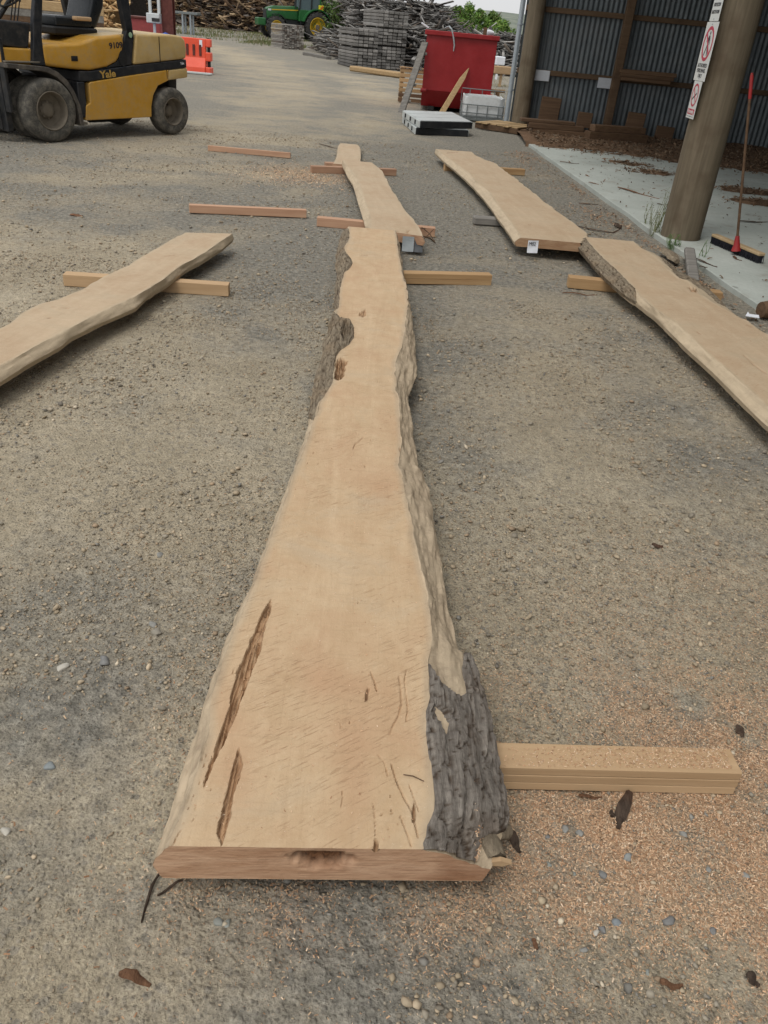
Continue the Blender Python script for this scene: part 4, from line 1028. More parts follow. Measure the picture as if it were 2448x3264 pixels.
# end posts: round corner post, squared studs
c0 = gp(1650, 412)
def pole(x, y, r0, r1, h, name='round_post'):
    m = MB(); prof = []; n = 28
    for i in range(26):
        t = i / 25; prof.append((r0 + (r1 - r0) * t, h * t))
    m.lathe(prof, (x, y, -.05), (0, 0, 1), n, lambda k, i: 1 + .02 * (vnoise(k * .35, i * .5) - .5) + .012 * math.sin(i * 2 * math.pi / n * 3))
    m.add([(x + r1 * math.cos(2 * math.pi * i / n), y + r1 * math.sin(2 * math.pi * i / n), h - .05) for i in range(n)], [tuple(range(n))])
    return m.build(name, 'pole_wood', shed, smooth=True, fix=False)
pole(c0[0] + .03, YW - .22, .185, .165, 6.2)
pc = gp(2184, 768, PADZ); PX, PY, PR = float(pc[0]), float(pc[1]) + .20, .205
pole(PX, PY, PR, .185, 5.6)
pole(PX + .72, PY - 10.4, PR, .185, 5.6)
for px_, py_ in ((1935, 395), (2205, 452)):
    p = yp(px_, py_, YW - .17); m = MB(); m.box((p[0], YW - .17, 3.05), (.17, .16, 6.2), None, .01); m.build('stud', 'frame_wood', shed)
for xx in (6.6, 9.2, 11.8):
    m = MB(); m.box((xx, YW - .17, 3.05), (.17, .16, 6.2), None, .01); m.build('stud', 'frame_wood', shed)
# roof and the rear side wall, above and right of the picture
m = MB(); vs = []; fs = []; n = 420
for i in range(n + 1):
    y = -6 + (YW + .5 + 6) * i / n; z = .016 * math.sin(y / pitch * 2 * math.pi / 1.0)
    vs += [(padx(y) - .35, y, 5.35 + z), (14.6, y, 6.4 + z)]
for i in range(n): fs.append((2 * i, 2 * i + 1, 2 * i + 3, 2 * i + 2))
m.add(vs, fs); m.build('roof_sheet', 'galv', shed, smooth='all', fix=False)
m = MB(); m.beam((padx(-6) + .1, -6, 5.2), (padx(YW) + .1, YW, 5.2), .12, .25, .01); m.build('eave_beam', 'frame_wood', shed)
m = MB(); vs = []; fs = []; n = 900
for i in range(n + 1):
    y = -6 + (YW + 6) * i / n; vs += [(14.45 + .012 * math.sin(y / pitch * 2 * math.pi), y, -.02), (14.45 + .012 * math.sin(y / pitch * 2 * math.pi), y, 6.35)]
for i in range(n): fs.append((2 * i, 2 * i + 2, 2 * i + 3, 2 * i + 1))
m.add(vs, fs); m.build('side_wall', 'galv', shed, smooth='all', fix=False)

# notices on the end wall
MAT['board_white'] = plain('white_panel', (.55, .58, .62), .5, vary=.1, nscale=4, dirt=(.35, .33, .3), dirt_amt=.3)
c4 = lambda x, y: (1600 + x / 1.956, y / 1.956)
for lab, (xa, ya_, xb, yb_) in (('blank white panel beside the corner post on the iron wall', (197, 432, 290, 508)), ('blank white panel left of the middle stud on the iron wall', (603, 482, 693, 556))):
    A = yp(*c4(xa, ya_), YW - .1); B = yp(*c4(xb, yb_), YW - .1)
    m = MB(); m.box(((A[0] + B[0]) / 2, YW - .115, (A[2] + B[2]) / 2), (B[0] - A[0], .014, A[2] - B[2]), None, .003)
    tag(m.build('wall_panel', 'board_white'), lab, 'panel')
# galvanised pipe standing at the corner
MAT['pipe'] = plain('galvanised_pipe', (.36, .40, .43), .42, .4, .5, vary=.18, nscale=5)
pb = gp(*conv([(1352, 885)], 1000, 0, 2.212)[0]); pt = yp(*conv([(1487, 0)], 1000, 0, 2.212)[0], pb[1])
m = MB(); m.cyl((pb[0], pb[1], -.02), (pb[0], pb[1], 5.4), .055, .055, 20)
pr = thing('steel_pipe', 'tall galvanised steel pipe standing at the shed corner', 'pipe', (pb[0], pb[1], 0)); m.build('tube', 'pipe', pr, smooth=True)
m = MB(); m.cyl((pb[0], pb[1], .70), (pb[0], pb[1], .735), .064, .064, 20); m.box((pb[0] + .09, pb[1], .72), (.16, .02, .03)); m.build('bracket', 'pipe', pr, smooth=True)
m = MB(); m.cyl((pb[0], pb[1], 1.95), (pb[0], pb[1], 1.985), .064, .064, 20); m.box((pb[0] + .09, pb[1], 1.967), (.16, .02, .03)); m.build('bracket', 'pipe', pr, smooth=True)

# ------------------------------------------------------------------ signs on the near pole, facing the yard
MAT['sign_white'] = plain('sign_white', (.62, .64, .62), .4, vary=.06, nscale=6, dirt=(.45, .43, .38), dirt_amt=.25)
MAT['sign_red'] = plain('sign_red', (.45, .025, .06), .45, vary=.1)
MAT['sign_black'] = plain('sign_black', (.015, .015, .02), .45, vary=.1)
MAT['sign_blue'] = plain('sign_blue', (.05, .22, .50), .45, vary=.1)
SX = PX - PR - .012
sy0 = PY - .02
def zs(px_, py_): return float(xp(px_, py_, SX)[2])
s4 = lambda x, y: (2150 + x / 5.265, y / 5.265)
def sign(name, label, zlo, zhi, w, build_):
    o = thing(name, label, 'sign', (SX, sy0, zlo))
    m = MB(); m.box((SX, sy0, (zlo + zhi) / 2), (.004, w, zhi - zlo), None, .0015)
    # rounded corners
    m.build('plate', 'sign_white', o, bev=0)
    for zz in (zlo + .02, zhi - .02):
        m = MB(); m.cyl((SX - .002, sy0, zz), (SX - .006, sy0, zz), .006, .006, 10); m.build('screw', 'pipe', o, smooth=True)
    build_(o, w, zlo, zhi); return o
# reading direction on a face turned to -X: +Y runs away from the camera, so text runs from far to near = -Y
RD = np.array([0, -1.0, 0]); UPV = np.array([0, 0, 1.0])
def sp(a, z, e=.0032): return np.array([SX - e, sy0, 0]) + RD * a + np.array([0, 0, z])
def ring(o, a, z, r0, r1, name='prohibition_ring', mat='sign_red', e=.0030, n=40, t=.0006):
    m = MB(); vs = []; fs = []
    for i in range(n):
        t_ = 2 * math.pi * i / n
        for (r, ee) in ((r0, e), (r1, e), (r0, e + t), (r1, e + t)): vs.append(sp(a + r * math.cos(t_), z + r * math.sin(t_), ee))
    for i in range(n):
        j = (i + 1) % n
        for (p, q) in ((0, 1), (3, 2), (1, 3), (2, 0)): fs.append((4 * i + p, 4 * i + q, 4 * j + q, 4 * j + p))
    m.add(vs, fs); m.build(name, mat, o)
def strip(o, pts, w, name, mat, e=.0026, t=.0006):
    m = MB()
    for (a0, z0), (a1, z1_) in zip(pts[:-1], pts[1:]):
        d = np.array([a1 - a0, z1_ - z0]); d /= np.linalg.norm(d); nn = np.array([-d[1], d[0]]) * w / 2
        poly = [(a0 + nn[0], z0 + nn[1]), (a1 + nn[0], z1_ + nn[1]), (a1 - nn[0], z1_ - nn[1]), (a0 - nn[0], z0 - nn[1])]
        m.prism(poly, lambda a, b, dd_: sp(a, b, dd_), e, e + t)
    m.build(name, mat, o)
def disc(o, a, z, r, name, mat, e=.0026, t=.0006, n=24, sq=1.0):
    m = MB(); m.prism([(a + r * math.cos(2 * math.pi * i / n), z + sq * r * math.sin(2 * math.pi * i / n)) for i in range(n)], lambda p, q, d: sp(p, q, d), e, e + t); m.build(name, mat, o)
z_a, z_b = zs(*s4(560, 1385)), zs(*s4(830, 362))          # middle sign
z_c, z_d = zs(*s4(395, 2035)), zs(*s4(560, 1392))         # lower sign
z_e = zs(*s4(830, 352))
def mid(o, w, lo, hi):
    H = hi - lo; cz = lo + H * .635; r = w * .40
    ring(o, 0, cz, r * .80, r); strip(o, [(-r * .62, cz + r * .62), (r * .62, cz - r * .62)], r * .17, 'prohibition_bar', 'sign_red', .0034)
    k = r / .14
    disc(o, .012 * k, cz + .085 * k, .014 * k, 'figure_head', 'sign_black')
    strip(o, [(.01 * k, cz + .066 * k), (0, cz - .0 * k)], .036 * k, 'figure_body', 'sign_black', .0024)
    strip(o, [(0, cz), (.02 * k, cz - .045 * k), (.038 * k, cz - .095 * k)], .019 * k, 'figure_leg', 'sign_black', .0025)
    strip(o, [(-.002 * k, cz), (-.022 * k, cz - .045 * k), (-.05 * k, cz - .092 * k)], .019 * k, 'figure_leg', 'sign_black', .0027)
    strip(o, [(.018 * k, cz + .06 * k), (.042 * k, cz + .02 * k), (.04 * k, cz - .01 * k)], .013 * k, 'figure_arm', 'sign_black', .0025)
    strip(o, [(-.004 * k, cz + .06 * k), (-.03 * k, cz + .03 * k), (-.05 * k, cz + .018 * k)], .013 * k, 'figure_arm', 'sign_black', .0027)
    for i, t in enumerate(('AUTHORISED', 'PERSONNEL', 'ONLY')):
        place_text(t, .095 * H, sp(0, lo + H * (.265 - .09 * i), .003), RD, UPV, 'sign_black', o, bold=.0005, fit=[.80, .72, .34][i] * w)
wm_ = .36
sign('safety_sign', 'white sign with no-pedestrians symbol reading AUTHORISED PERSONNEL ONLY', z_a, z_b, wm_, mid)
def low(o, w, lo, hi):
    H = hi - lo; cz = lo + H * .63; r = w * .40
    ring(o, 0, cz, r * .82, r); strip(o, [(-r * .62, cz + r * .62), (r * .62, cz - r * .62)], r * .15, 'prohibition_bar', 'sign_red', .0034)
    strip(o, [(-r * .62, cz - r * .38), (r * .35, cz + .10 * r)], r * .17, 'cigarette', 'sign_black'); strip(o, [(r * .40, cz + .13 * r), (r * .55, cz + .2 * r)], r * .17, 'cigarette_tip', 'sign_black')
    strip(o, [(r * .48, cz + .28 * r), (r * .38, cz + .40 * r), (r * .5, cz + .52 * r)], r * .05, 'smoke', 'sign_black')
    m = MB(); m.box(sp(0, lo + H * .185, .0028), (.0012, w * .84, H * .15)); m.build('red_panel', 'sign_red', o)
    place_text('No smoking', .05, sp(0, lo + H * .185, .0038), RD, UPV, 'sign_white', o, bold=.0006, fit=w * .7)
    strip(o, [(-w * .42, lo + H * .055), (w * .42, lo + H * .055)], .003, 'small_print', 'sign_black')
sign('safety_sign', 'small white sign with red bar reading No smoking, lowest on the pole', z_c, z_d, .25, low)
def upr(o, w, lo, hi):
    H = hi - lo
    disc(o, 0, lo + .36, .10, 'blue_disc', 'sign_blue', n=36)
    strip(o, [(-.03, lo + .34), (.0, lo + .40), (.035, lo + .34)], .03, 'boot_symbol', 'sign_white', .0033)
    for i, t in enumerate(('FOOT', 'PROTECTION', 'MUST BE WORN')):
        place_text(t, .04, sp(0, lo + .19 - .058 * i, .003), RD, UPV, 'sign_black', o, bold=.0008, fit=[.3, .72, .80][i] * w)
sign('safety_sign', 'white sign with blue disc reading FOOT PROTECTION MUST BE WORN', z_e, z_e + .52, .27, upr)

# ------------------------------------------------------------------ timber kept in the shed
def ybox(xa, ya_, xb, yb_, Y, depth, mat, name, label, cat, grp=None, lean=0.0, rag=0.0):
    A = yp(*c4(xa, ya_), Y); B = yp(*c4(xb, yb_), Y)
    m = MB(); c = np.array([(A[0] + B[0]) / 2, Y + depth / 2, (A[2] + B[2]) / 2]); Rm = None
    if lean:
        Rm = np.array([[math.cos(lean), 0, math.sin(lean)], [0, 1, 0], [-math.sin(lean), 0, math.cos(lean)]])
    m.box(c, (abs(B[0] - A[0]), depth, abs(A[2] - B[2])), Rm, .008); o = m.build(name, mat); tag(o, label, cat, grp); return o
for (q, d_, lab) in [((250, 602, 345, 775), .06, 'tall brown board offcut standing against the wall near the corner post'), ((478, 697, 552, 800), .06, 'short brown offcut standing left of the middle stud'), ((790, 698, 872, 838), .06, 'brown offcut standing right of the middle stud'), ((968, 784, 1048, 925), .06, 'reddish offcut standing at the right end of the floor timbers')]:
    ybox(*q, YW - .42, d_, 'brown_wood', 'board_offcut', lab, 'board', 'offcuts standing in the shed', .04)
def floor_timber(ax_, ay_, bx_, by_, h, d_, z0, label, mat='brown_wood', dy=0.0):
    A = gp(*c4(ax_, ay_), 0); B = gp(*c4(bx_, by_), 0); A = A + np.array([0, dy, 0]); B = B + np.array([0, dy, 0])
    m = MB(); m.beam((A[0], A[1], z0 + h / 2), (B[0], B[1], z0 + h / 2), d_, h, .008); tag(m.build('stacked_timber', mat), label, 'timber', 'timbers stacked on the shed floor')
floor_timber(180, 852, 505, 880, .12, .2, .05, 'lower brown timber of the left floor stack in the shed')
floor_timber(150, 850, 490, 878, .10, .2, .172, 'middle brown timber of the left floor stack in the shed')
floor_timber(100, 845, 430, 872, .06, .22, .274, 'top pale-edged board of the left floor stack in the shed')
floor_timber(520, 890, 880, 912, .17, .25, .05, 'thick brown timber of the right floor stack in the shed')
floor_timber(545, 890, 860, 908, .12, .22, .222, 'upper brown timber of the right floor stack in the shed')
floor_timber(560, 860, 840, 885, .14, .2, .05, 'brown timber behind the right floor stack in the shed', dy=.5)
for i, (q) in enumerate([(740, 428, 1088, 486), (742, 454, 1070, 508), (745, 478, 1050, 530)]):
    ybox(*q, YW - .34, .22, MAT['brown_wood'], 'rack_board', ['top', 'middle', 'bottom'][i] + ' dark red-brown board lying on the wall rail', 'board', 'boards on the wall rail')

# ------------------------------------------------------------------ mulch and bark over the concrete
gx = np.linspace(2.0, 9.5, 300); gy = np.linspace(10.3, YW - .05, 340); MX, MY = np.meshgrid(gx, gy)
def mulch_h(x, y):
    w = sstep(14.6, 17.4, y + .25 * (x - 2.5)) * .75
    for (px_, py_, rx, ry, a) in [(2080, 560, .75, .55, .62), (2000, 530, .8, .6, .5), (2390, 620, .9, .55, .7), (2300, 520, 1.2, 1.0, .62), (2440, 660, .8, .4, .6)]:
        p = gp(px_, py_); w = np.maximum(w, a * np.exp(-((x - p[0]) / rx) ** 2 - ((y - p[1]) / ry) ** 2))
    return .16 * (w * (.55 + .75 * fbm(x * 1.7, y * 1.1, 4)) - .40) + .030 * (fbm(x * 9, y * 9, 3) - .5)
MH = np.minimum(PADZ - .002 + mulch_h(MX, MY), .17)
inside = (MX > PAD_X(MY) + .1) | (MY > ya)
MH = np.where(inside, MH, -.05)
mv = np.stack([MX, MY, MH], -1).reshape(-1, 3); ii = (np.arange(339)[:, None] * 300 + np.arange(299)[None]).ravel()
mf = np.stack([ii, ii + 1, ii + 301, ii + 300], -1); mf = mf[(mv[mf][:, :, 2].max(1) > PADZ - .012)]
br = np.array([.135, .082, .048])
mc = br[None] * (.55 + .9 * fbm(MX * 6, MY * 6, 3).reshape(-1, 1))
tag(link('bark_mulch', np_mesh('bark_mulch', mv, mf, 'mulch', {'col': mc}, True)), 'brown bark mulch drifted over the shed floor', 'mulch', kind='stuff')
n = 26000; x = RNG.uniform(2.2, 7.5, n); y = RNG.uniform(10.3, YW - .2, n); h = mulch_h(x, y); k = (h + .006 * RNG.normal(size=n) > -.008) & (x > PAD_X(y) + .05)
k |= (RNG.random(n) < .02) & (x > PAD_X(y) + .05)
x, y, h = x[k], y[k], h[k]
V_, F_, C_ = chips(x, y, np.maximum(PADZ + h, PADZ), .012, .06, .33)
tag(link('bark_chips', np_mesh('bark_chips', V_, F_, 'chips', {'col': C_})), 'loose bark chips on the mulch and concrete', 'bark chips', kind='stuff')
n = 420; y = RNG.uniform(6.2, 15.5, n); x = PAD_X(y) + RNG.random(n) * 3.0
V_, F_, C_ = chips(x, y, np.full(n, PADZ + .001), .012, .05, .30)
tag(link('floor_litter', np_mesh('floor_litter', V_, F_, 'chips', {'col': C_})), 'scattered dark crumbs and splinters on the concrete', 'litter', kind='stuff')
c5 = lambda x, y: ((1600 + x / 1.956) / D, (400 + y / 1.956) / D)
flake([c5(725, 388), c5(850, 425), c5(980, 458)], .06, 'long pale split stick on the concrete left of the pole', 'bark_red', zf=PADZ, name='split_stick')
flake([c5(965, 492), c5(1012, 497)], .03, 'short dark stick on the concrete close to the pole', 'bark_dark', zf=PADZ, name='short_stick')
flake([c5(1200, 832), c5(1270, 860), c5(1340, 885)], .03, 'dark stick on the concrete just right of the wooden peg', 'bark_dark', zf=PADZ, name='dark_stick')
flake([c5(1230, 885), c5(1280, 886)], .018, 'small dark splinter below the dark stick by the peg', 'bark_dark', zf=PADZ, name='dark_splinter')
flake([c5(1440, 820), c5(1460, 835), c5(1495, 845)], .03, 'curled bark bit on the concrete below the broom', 'bark_dark', zf=PADZ)
flake([c5(540, 358), c5(605, 368)], .04, 'bark strip on the concrete, left of the split stick', 'bark_red', zf=PADZ)
flake([c5(520, 312), c5(545, 318)], .04, 'small red bark bit on the concrete edge', 'bark_red', zf=PADZ)
flake([c5(360, 228), c5(420, 236), c5(480, 240)], .03, 'thin dark stick far along the concrete edge', 'bark_dark', zf=PADZ, name='thin_stick')
flake([c5(1480, 600), c5(1560, 605), c5(1655, 602)], .05, 'dark branch on the concrete behind the broom', 'bark_dark', zf=PADZ, name='dark_branch')
flake([c5(470, 628), c5(560, 650), c5(690, 668), c5(740, 640)], .035, 'bent dark branch on the dirt behind the tagged slab corner', 'bark_dark', name='bent_branch')
flake([c5(700, 630), c5(745, 640)], .07, 'dark bark lump at the end of the bent branch', 'bark_dark', z=.02, thick=.03)
flake([c5(480, 488), c5(600, 492)], .03, 'dark stick on dirt along the tagged slab', 'bark_dark', name='dark_stick')
flake([c5(1000, 812), c5(1040, 840), c5(1085, 880)], .16, 'pale bark slab propped against the edge of the right plank', 'bark_tan', z=.05, thick=.03)
# peg, paper and offcut by the right plank
A = gp(*conv([(1168, 775)], 1600, 400, 1.956)[0], .10); B = gp(*conv([(1195, 968)], 1600, 400, 1.956)[0], .05)
m = MB(); m.beam(A, B, .095, .05, .012); tag(m.build('wooden_peg', 'grey_wood'), 'short weathered wooden peg lying between right plank and concrete', 'peg')
A = gp(*c7([(1470, 800)])[0], .02); m = MB(); m.prism([(0, 0), (.10, -.02), (.12, .05), (.05, .06), (.06, .12)], lambda a, b, d: A + np.array([a, b, .012 + d + .15 * a * b * 3]), 0, .002)
tag(m.build('paper_scrap', 'paper'), 'white paper scrap beside the right plank', 'paper')
A = gp(*c7([(1640, 815)])[0], .0); m = MB(); m.tube([A + [-.06, 0, .07], A + [.05, .03, .075], A + [.16, .05, .07]], [.06, .075, .07], 12)
tag(m.build('log_offcut', 'brown_wood', smooth=True), 'small brown log offcut at the right edge of the picture', 'log')

# ------------------------------------------------------------------ broom against the pole
MAT['broom_wood'] = wood('broom_wood', (.34, .24, .13), (.46, .34, .2), axis=0, perobj=0)
MAT['bristle'] = plain('bristle', (.012, .012, .018), .6, vary=.3, nscale=200)
MAT['plastic_red'] = plain('plastic_red', (.30, .02, .02), .5, vary=.12)
b0 = gp(2277, 749, PADZ + .085); b1 = gp(2430, 812, PADZ + .085)
br = thing('push_broom', 'push broom with wooden head and red socket standing by the pole', 'broom', (*((b0 + b1) / 2)[:2], PADZ))
m = MB(); m.beam(b0, b1, .075, .028, .006); m.build('head', 'broom_wood', br)
d_ = (b1 - b0); Lh = np.linalg.norm(d_); d_ /= Lh; nr_ = np.array([-d_[1], d_[0], 0]); parts = []
m = MB()
for i in range(60):
    for j in range(7):
        p = b0 + d_ * (Lh * (i + .5) / 60) + nr_ * (-.03 + .01 * j) + np.array([0, 0, -.014]); q = p + np.array([0, 0, -.066]) + nr_ * random.uniform(-.008, .008) + d_ * random.uniform(-.012, .02)
        m.cyl(p, q, .0042, .003, 5, False)
m.build('bristles', 'bristle', br, fix=False)['kind'] = 'stuff'
sk = gp(*conv([(1465, 728)], 1600, 400, 1.956)[0], PADZ + .12); dr = _ray(2397, 236); o_ = np.array([0, 0, CAM_H]); best = None
for t in np.linspace(.001, .006, 2000):
    P = o_ + dr * t; e = abs(np.linalg.norm(P - sk) - 1.42)
    if (best is None or e < best[0]) and P[1] > 6.5: best = (e, P)
ht = best[1]
m = MB(); m.tube([sk, ht], .0125, 12); m.build('handle', 'brown_wood', br, smooth=True)
hd = (ht - sk) / np.linalg.norm(ht - sk)
m = MB(); m.tube([ht - hd * .20, ht - hd * .02, ht + hd * .01], [.0155, .0155, .010], 12); m.build('hand_grip', 'plastic_red', br, smooth=True)
m = MB(); m.tube([sk - hd * .08, sk - hd * .03, sk + hd * .06], [.05, .032, .019], 12); m.build('socket', 'plastic_red', br, smooth=True)

# ------------------------------------------------------------------ weeds at the foot of the pole
def leaf_mat(name, c0, c1):
    k = NT(name, .6, .3); a = k.noise(k.co('Object'), 14, 4); return k.fin(k.mix(k.ramp(a, [(.3, 0), (.7, 1)]), c0, c1))
MAT['weed'] = leaf_mat('weed', (.10, .13, .05), (.22, .22, .11)); MAT['grass'] = leaf_mat('grass_blade', (.05, .11, .025), (.13, .2, .06))
def weed(x, y, z, h, n, label, seed, mat='weed', leafy=.02, spread=.25):
    r = random.Random(seed); o = thing('weed', label, 'weed', (x, y, z)); st_ = MB(); lf = MB()
    for i in range(n):
        a = r.uniform(0, 6.28); hh = h * r.uniform(.5, 1.); b = np.array([x + r.uniform(-.05, .05), y + r.uniform(-.05, .05), z])
        t = b + np.array([math.cos(a) * spread * hh, math.sin(a) * spread * hh, hh]); mid_ = (b + t) / 2 + np.array([math.cos(a + 1), math.sin(a + 1), .3]) * .03
        st_.tube([b, mid_, t], [.0028, .0022, .001], 4, False)
        for k_ in range(int(9 * hh / .3) + 3):
            u = r.uniform(.2, 1); p = b * (1 - u) + t * u + (mid_ - (b + t) / 2) * (1 - abs(2 * u - 1)); q = r.uniform(0, 6.28); l = leafy * r.uniform(.5, 1.3)
            dv = np.array([math.cos(q), math.sin(q), r.uniform(.1, .9)]); dv /= np.linalg.norm(dv); wv_ = np.cross(dv, [0, 0, 1.0]) * l * .28
            lf.add([p, p + dv * l * .5 + wv_, p + dv * l, p + dv * l * .5 - wv_], [(0, 1, 2, 3)])
    st_.build('stems', mat, o, fix=False); lf.build('leaves', mat, o, fix=False); return o
for (px_, py_, h, n, lab, sd, mt) in [((948, 690, .55, 15, 'tall dry branching weed left of the pole foot', 1, 'weed')), (1000, 700, .38, 12, 'shorter dry weed touching the pole foot', 2, 'weed'), (1065, 775, .16, 26, 'low green weed tuft in front of the pole foot', 3, 'grass'), (900, 640, .3, 8, 'sparse dry weed on the litter farther left of the pole', 4, 'weed'), (1245, 850, .2, 5, 'thin green seedling by the dark stick on the concrete edge', 5, 'grass')]:
    p = gp(*conv([(px_, py_)], 1600, 400, 1.956)[0]); weed(p[0], p[1], 0, h, n, lab, sd, mt)
# ------------------------------------------------------------------ forklift (local: x to the rear, y inward from the near side, z up)
MAT['yellow'] = plain('forklift_yellow', (.56, .295, .035), .42, .0, .45, vary=.2, nscale=5, dirt=(.36, .25, .12), dirt_amt=.7)
MAT['yellow_faded'] = plain('forklift_yellow_faded', (.52, .36, .14), .5, .0, .4, vary=.2, nscale=5, dirt=(.40, .32, .2), dirt_amt=.7)
MAT['black_paint'] = plain('black_paint', (.014, .016, .02), .45, .0, .4, vary=.2, nscale=6, dirt=(.06, .055, .05), dirt_amt=.5)
MAT['dark_steel'] = plain('dark_steel', (.03, .032, .034), .5, .3, .4, vary=.3, nscale=8, dirt=(.11, .09, .07), dirt_amt=.5)
MAT['seat_vinyl'] = plain('seat_vinyl', (.012, .016, .02), .35, .0, .5, vary=.2, nscale=7)
MAT['tyre'] = plain('dusty_rubber', (.085, .08, .07), .9, .0, .2, vary=.25, nscale=12, bump=.004, dirt=(.20, .18, .145), dirt_amt=.9)
MAT['rim_dusty'] = plain('rim_dusty', (.17, .145, .11), .8, .1, .3, vary=.3, nscale=9, dirt=(.18, .15, .115), dirt_amt=.7)
MAT['fender'] = plain('dusty_fender', (.07, .062, .055), .7, .0, .3, vary=.25, nscale=7, dirt=(.2, .17, .13), dirt_amt=.6)
MAT['yellow_text'] = plain('decal_yellow', (.45, .28, .07), .5, vary=.1)
MAT['rubber_black'] = plain('black_rubber', (.012, .012, .012), .7, vary=.2)
FA = math.atan2(.850515, .525951)
fk = thing('forklift', 'yellow and black forklift numbered 9109 parked at the upper left', 'forklift', (-4.9223, 11.6078, 0), FA)
def fb(m, name, mat, parent=None, **kw): return m.build(name, mat, parent or fk, world=False, **kw)
xz = lambda a, b, d: (a, d, b)
def tyre(cx, cy, r, w, rim_r, axle=1, n=96, out=True, lug=30):
    """wheel at centre (cx, y of the outer face, r); tyre part with its rim"""
    prof = [(rim_r * .98, .03), (rim_r * 1.06, .004), (r * .80, -.004), (r * .90, .004), (r * .965, .018), (r, .05), (r, w * .5), (r, w - .05), (r * .965, w - .018), (r * .88, w), (rim_r, w - .01)]
    def mod(k, i):
        if k in (4, 5, 7, 8): return 1 - (.035 if (i * lug // n * 2 + (0 if (i * lug * 2 // n) % 2 else 1)) % 2 and (i * lug * 2 // n) % 2 else 0)
        return 1
    m = MB(); m.lathe(prof, (cx, cy, r), (0, 1, 0), n, mod); t = fb(m, 'tyre', 'tyre', smooth=True, fix=True)
    m = MB(); m.lathe([(rim_r * 1.03, .008), (rim_r * .98, .0), (rim_r * .93, .012), (rim_r * .90, .05), (rim_r * .86, .12), (rim_r * .5, .14), (rim_r * .34, .09), (rim_r * .3, .085), (.001, .085)], (cx, cy, r), (0, 1, 0), 40)
    o = link('rim', m.mesh('rim', 'rim_dusty', True)); o.parent = t
    for k in range(8):
        a = k * math.pi / 4; q = MB(); c = np.array([cx + rim_r * .42 * math.cos(a), cy + .10, r + rim_r * .42 * math.sin(a)]); q.cyl(c, c + [0, .02, 0], .013, .013, 6)
        b = link('wheel_nut', q.mesh('wheel_nut', 'rim_dusty')); b.parent = t
    return t
tyre(.06, .0, .386, .25, .235); tyre(.06, .275, .386, .25, .235)
tyre(.06, 1.29, .386, .25, .235); tyre(.06, 1.02, .386, .25, .235)
tyre(2.23, .04, .325, .235, .19, lug=26); tyre(2.23, 1.24, .325, .235, .19, lug=26)
m = MB(); m.cyl((.06, .3, .386), (.06, 1.25, .386), .09, .09, 14); m.box((.06, .78, .40), (.42, .5, .3)); fb(m, 'drive_axle', 'dark_steel', smooth=True)
m = MB(); m.box((2.23, .78, .33), (.16, 1.0, .12)); fb(m, 'steer_axle', 'dark_steel')
Y0, Y1 = .085, 1.45
# chassis flank with the rear wheel arch
ch = [(.63, .245), (1.825, .255), (1.835, .40), (1.885, .55), (1.985, .675), (2.19, .742), (2.21, .885), (1.53, .812), (.785, .722), (.745, .70), (.74, .46), (.66, .43)]
m = MB(); m.prism(ch, xz, Y0, Y0 + .10); fb(m, 'side_panel', 'yellow', bev=.012)
m = MB(); m.prism(ch, xz, Y1 - .10, Y1); fb(m, 'side_panel', 'yellow', bev=.012)
m = MB(); m.box((1.15, .77, .52), (1.3, 1.1, .42)); fb(m, 'chassis', 'dark_steel')
m = MB(); m.cyl((1.05, .55, .235), (1.65, .55, .235), .085, .085, 16); fb(m, 'exhaust_box', 'dark_steel', smooth=True)
# black belt, two lengths
bl = [(.60, .725), (.785, .732), (1.533, .812), (2.21, .885), (2.583, .918), (2.578, 1.03), (1.56, .936), (.80, .853), (.61, .852)]
m = MB(); m.prism(bl, xz, Y0 + .006, Y1 - .006); fb(m, 'black_belt', 'black_paint', bev=.012)
# counterweight: upper block and lower lip
cw = [(1.56, .940), (2.578, 1.034), (2.600, 1.16), (2.575, 1.285), (2.50, 1.335), (2.3, 1.345), (1.64, 1.325)]
m = MB(); m.prism(cw, xz, Y0 + .004, Y1 - .004); fb(m, 'counterweight', 'yellow_faded', bev=.035, bseg=4, smooth=True)
lip = [(2.195, .745), (2.50, .775), (2.592, .785), (2.592, .915), (2.215, .882)]
m = MB(); m.prism(lip, xz, Y0 + .002, Y1 - .002); fb(m, 'counterweight_lip', 'yellow_faded', bev=.02, bseg=3, smooth=True)
m = MB(); m.prism([(2.44, .34), (2.56, .36), (2.585, .78), (2.40, .76)], xz, .32, 1.22); fb(m, 'rear_block', 'dark_steel', bev=.02)
for x_ in (2.055, 2.17):
    m = MB(); m.box((x_, Y0 + .003, 1.14 if x_ < 2.1 else .83), (.010, .008, .34 if x_ < 2.1 else .12)); fb(m, 'panel_gap', 'rubber_black')
# hood under the seat: rounded flank bulge
hd_ = [(.10, .905), (.61, .868), (.80, .858), (1.10, .905), (1.27, .972), (1.385, 1.088), (1.425, 1.218), (1.40, 1.312), (.97, 1.268), (.66, 1.18), (.32, 1.162), (.08, 1.158)]
m = MB(); m.prism(hd_, xz, Y0 + .012, Y1 - .012); fb(m, 'hood', 'yellow', bev=.045, bseg=4, smooth=True)
m = MB(); m.prism([(.97, 1.27), (1.40, 1.312), (1.64, 1.322), (1.64, 1.20), (.97, 1.15)], xz, Y0 + .06, Y1 - .06); fb(m, 'hood_deck', 'yellow_faded', bev=.02)
m = MB(); m.box((.56, Y0 + .008, 1.0), (.10, .012, .062), None, .006); m.box((.56, Y0 + .001, 1.0), (.075, .01, .02), None, .003); fb(m, 'hood_latch', 'rubber_black')
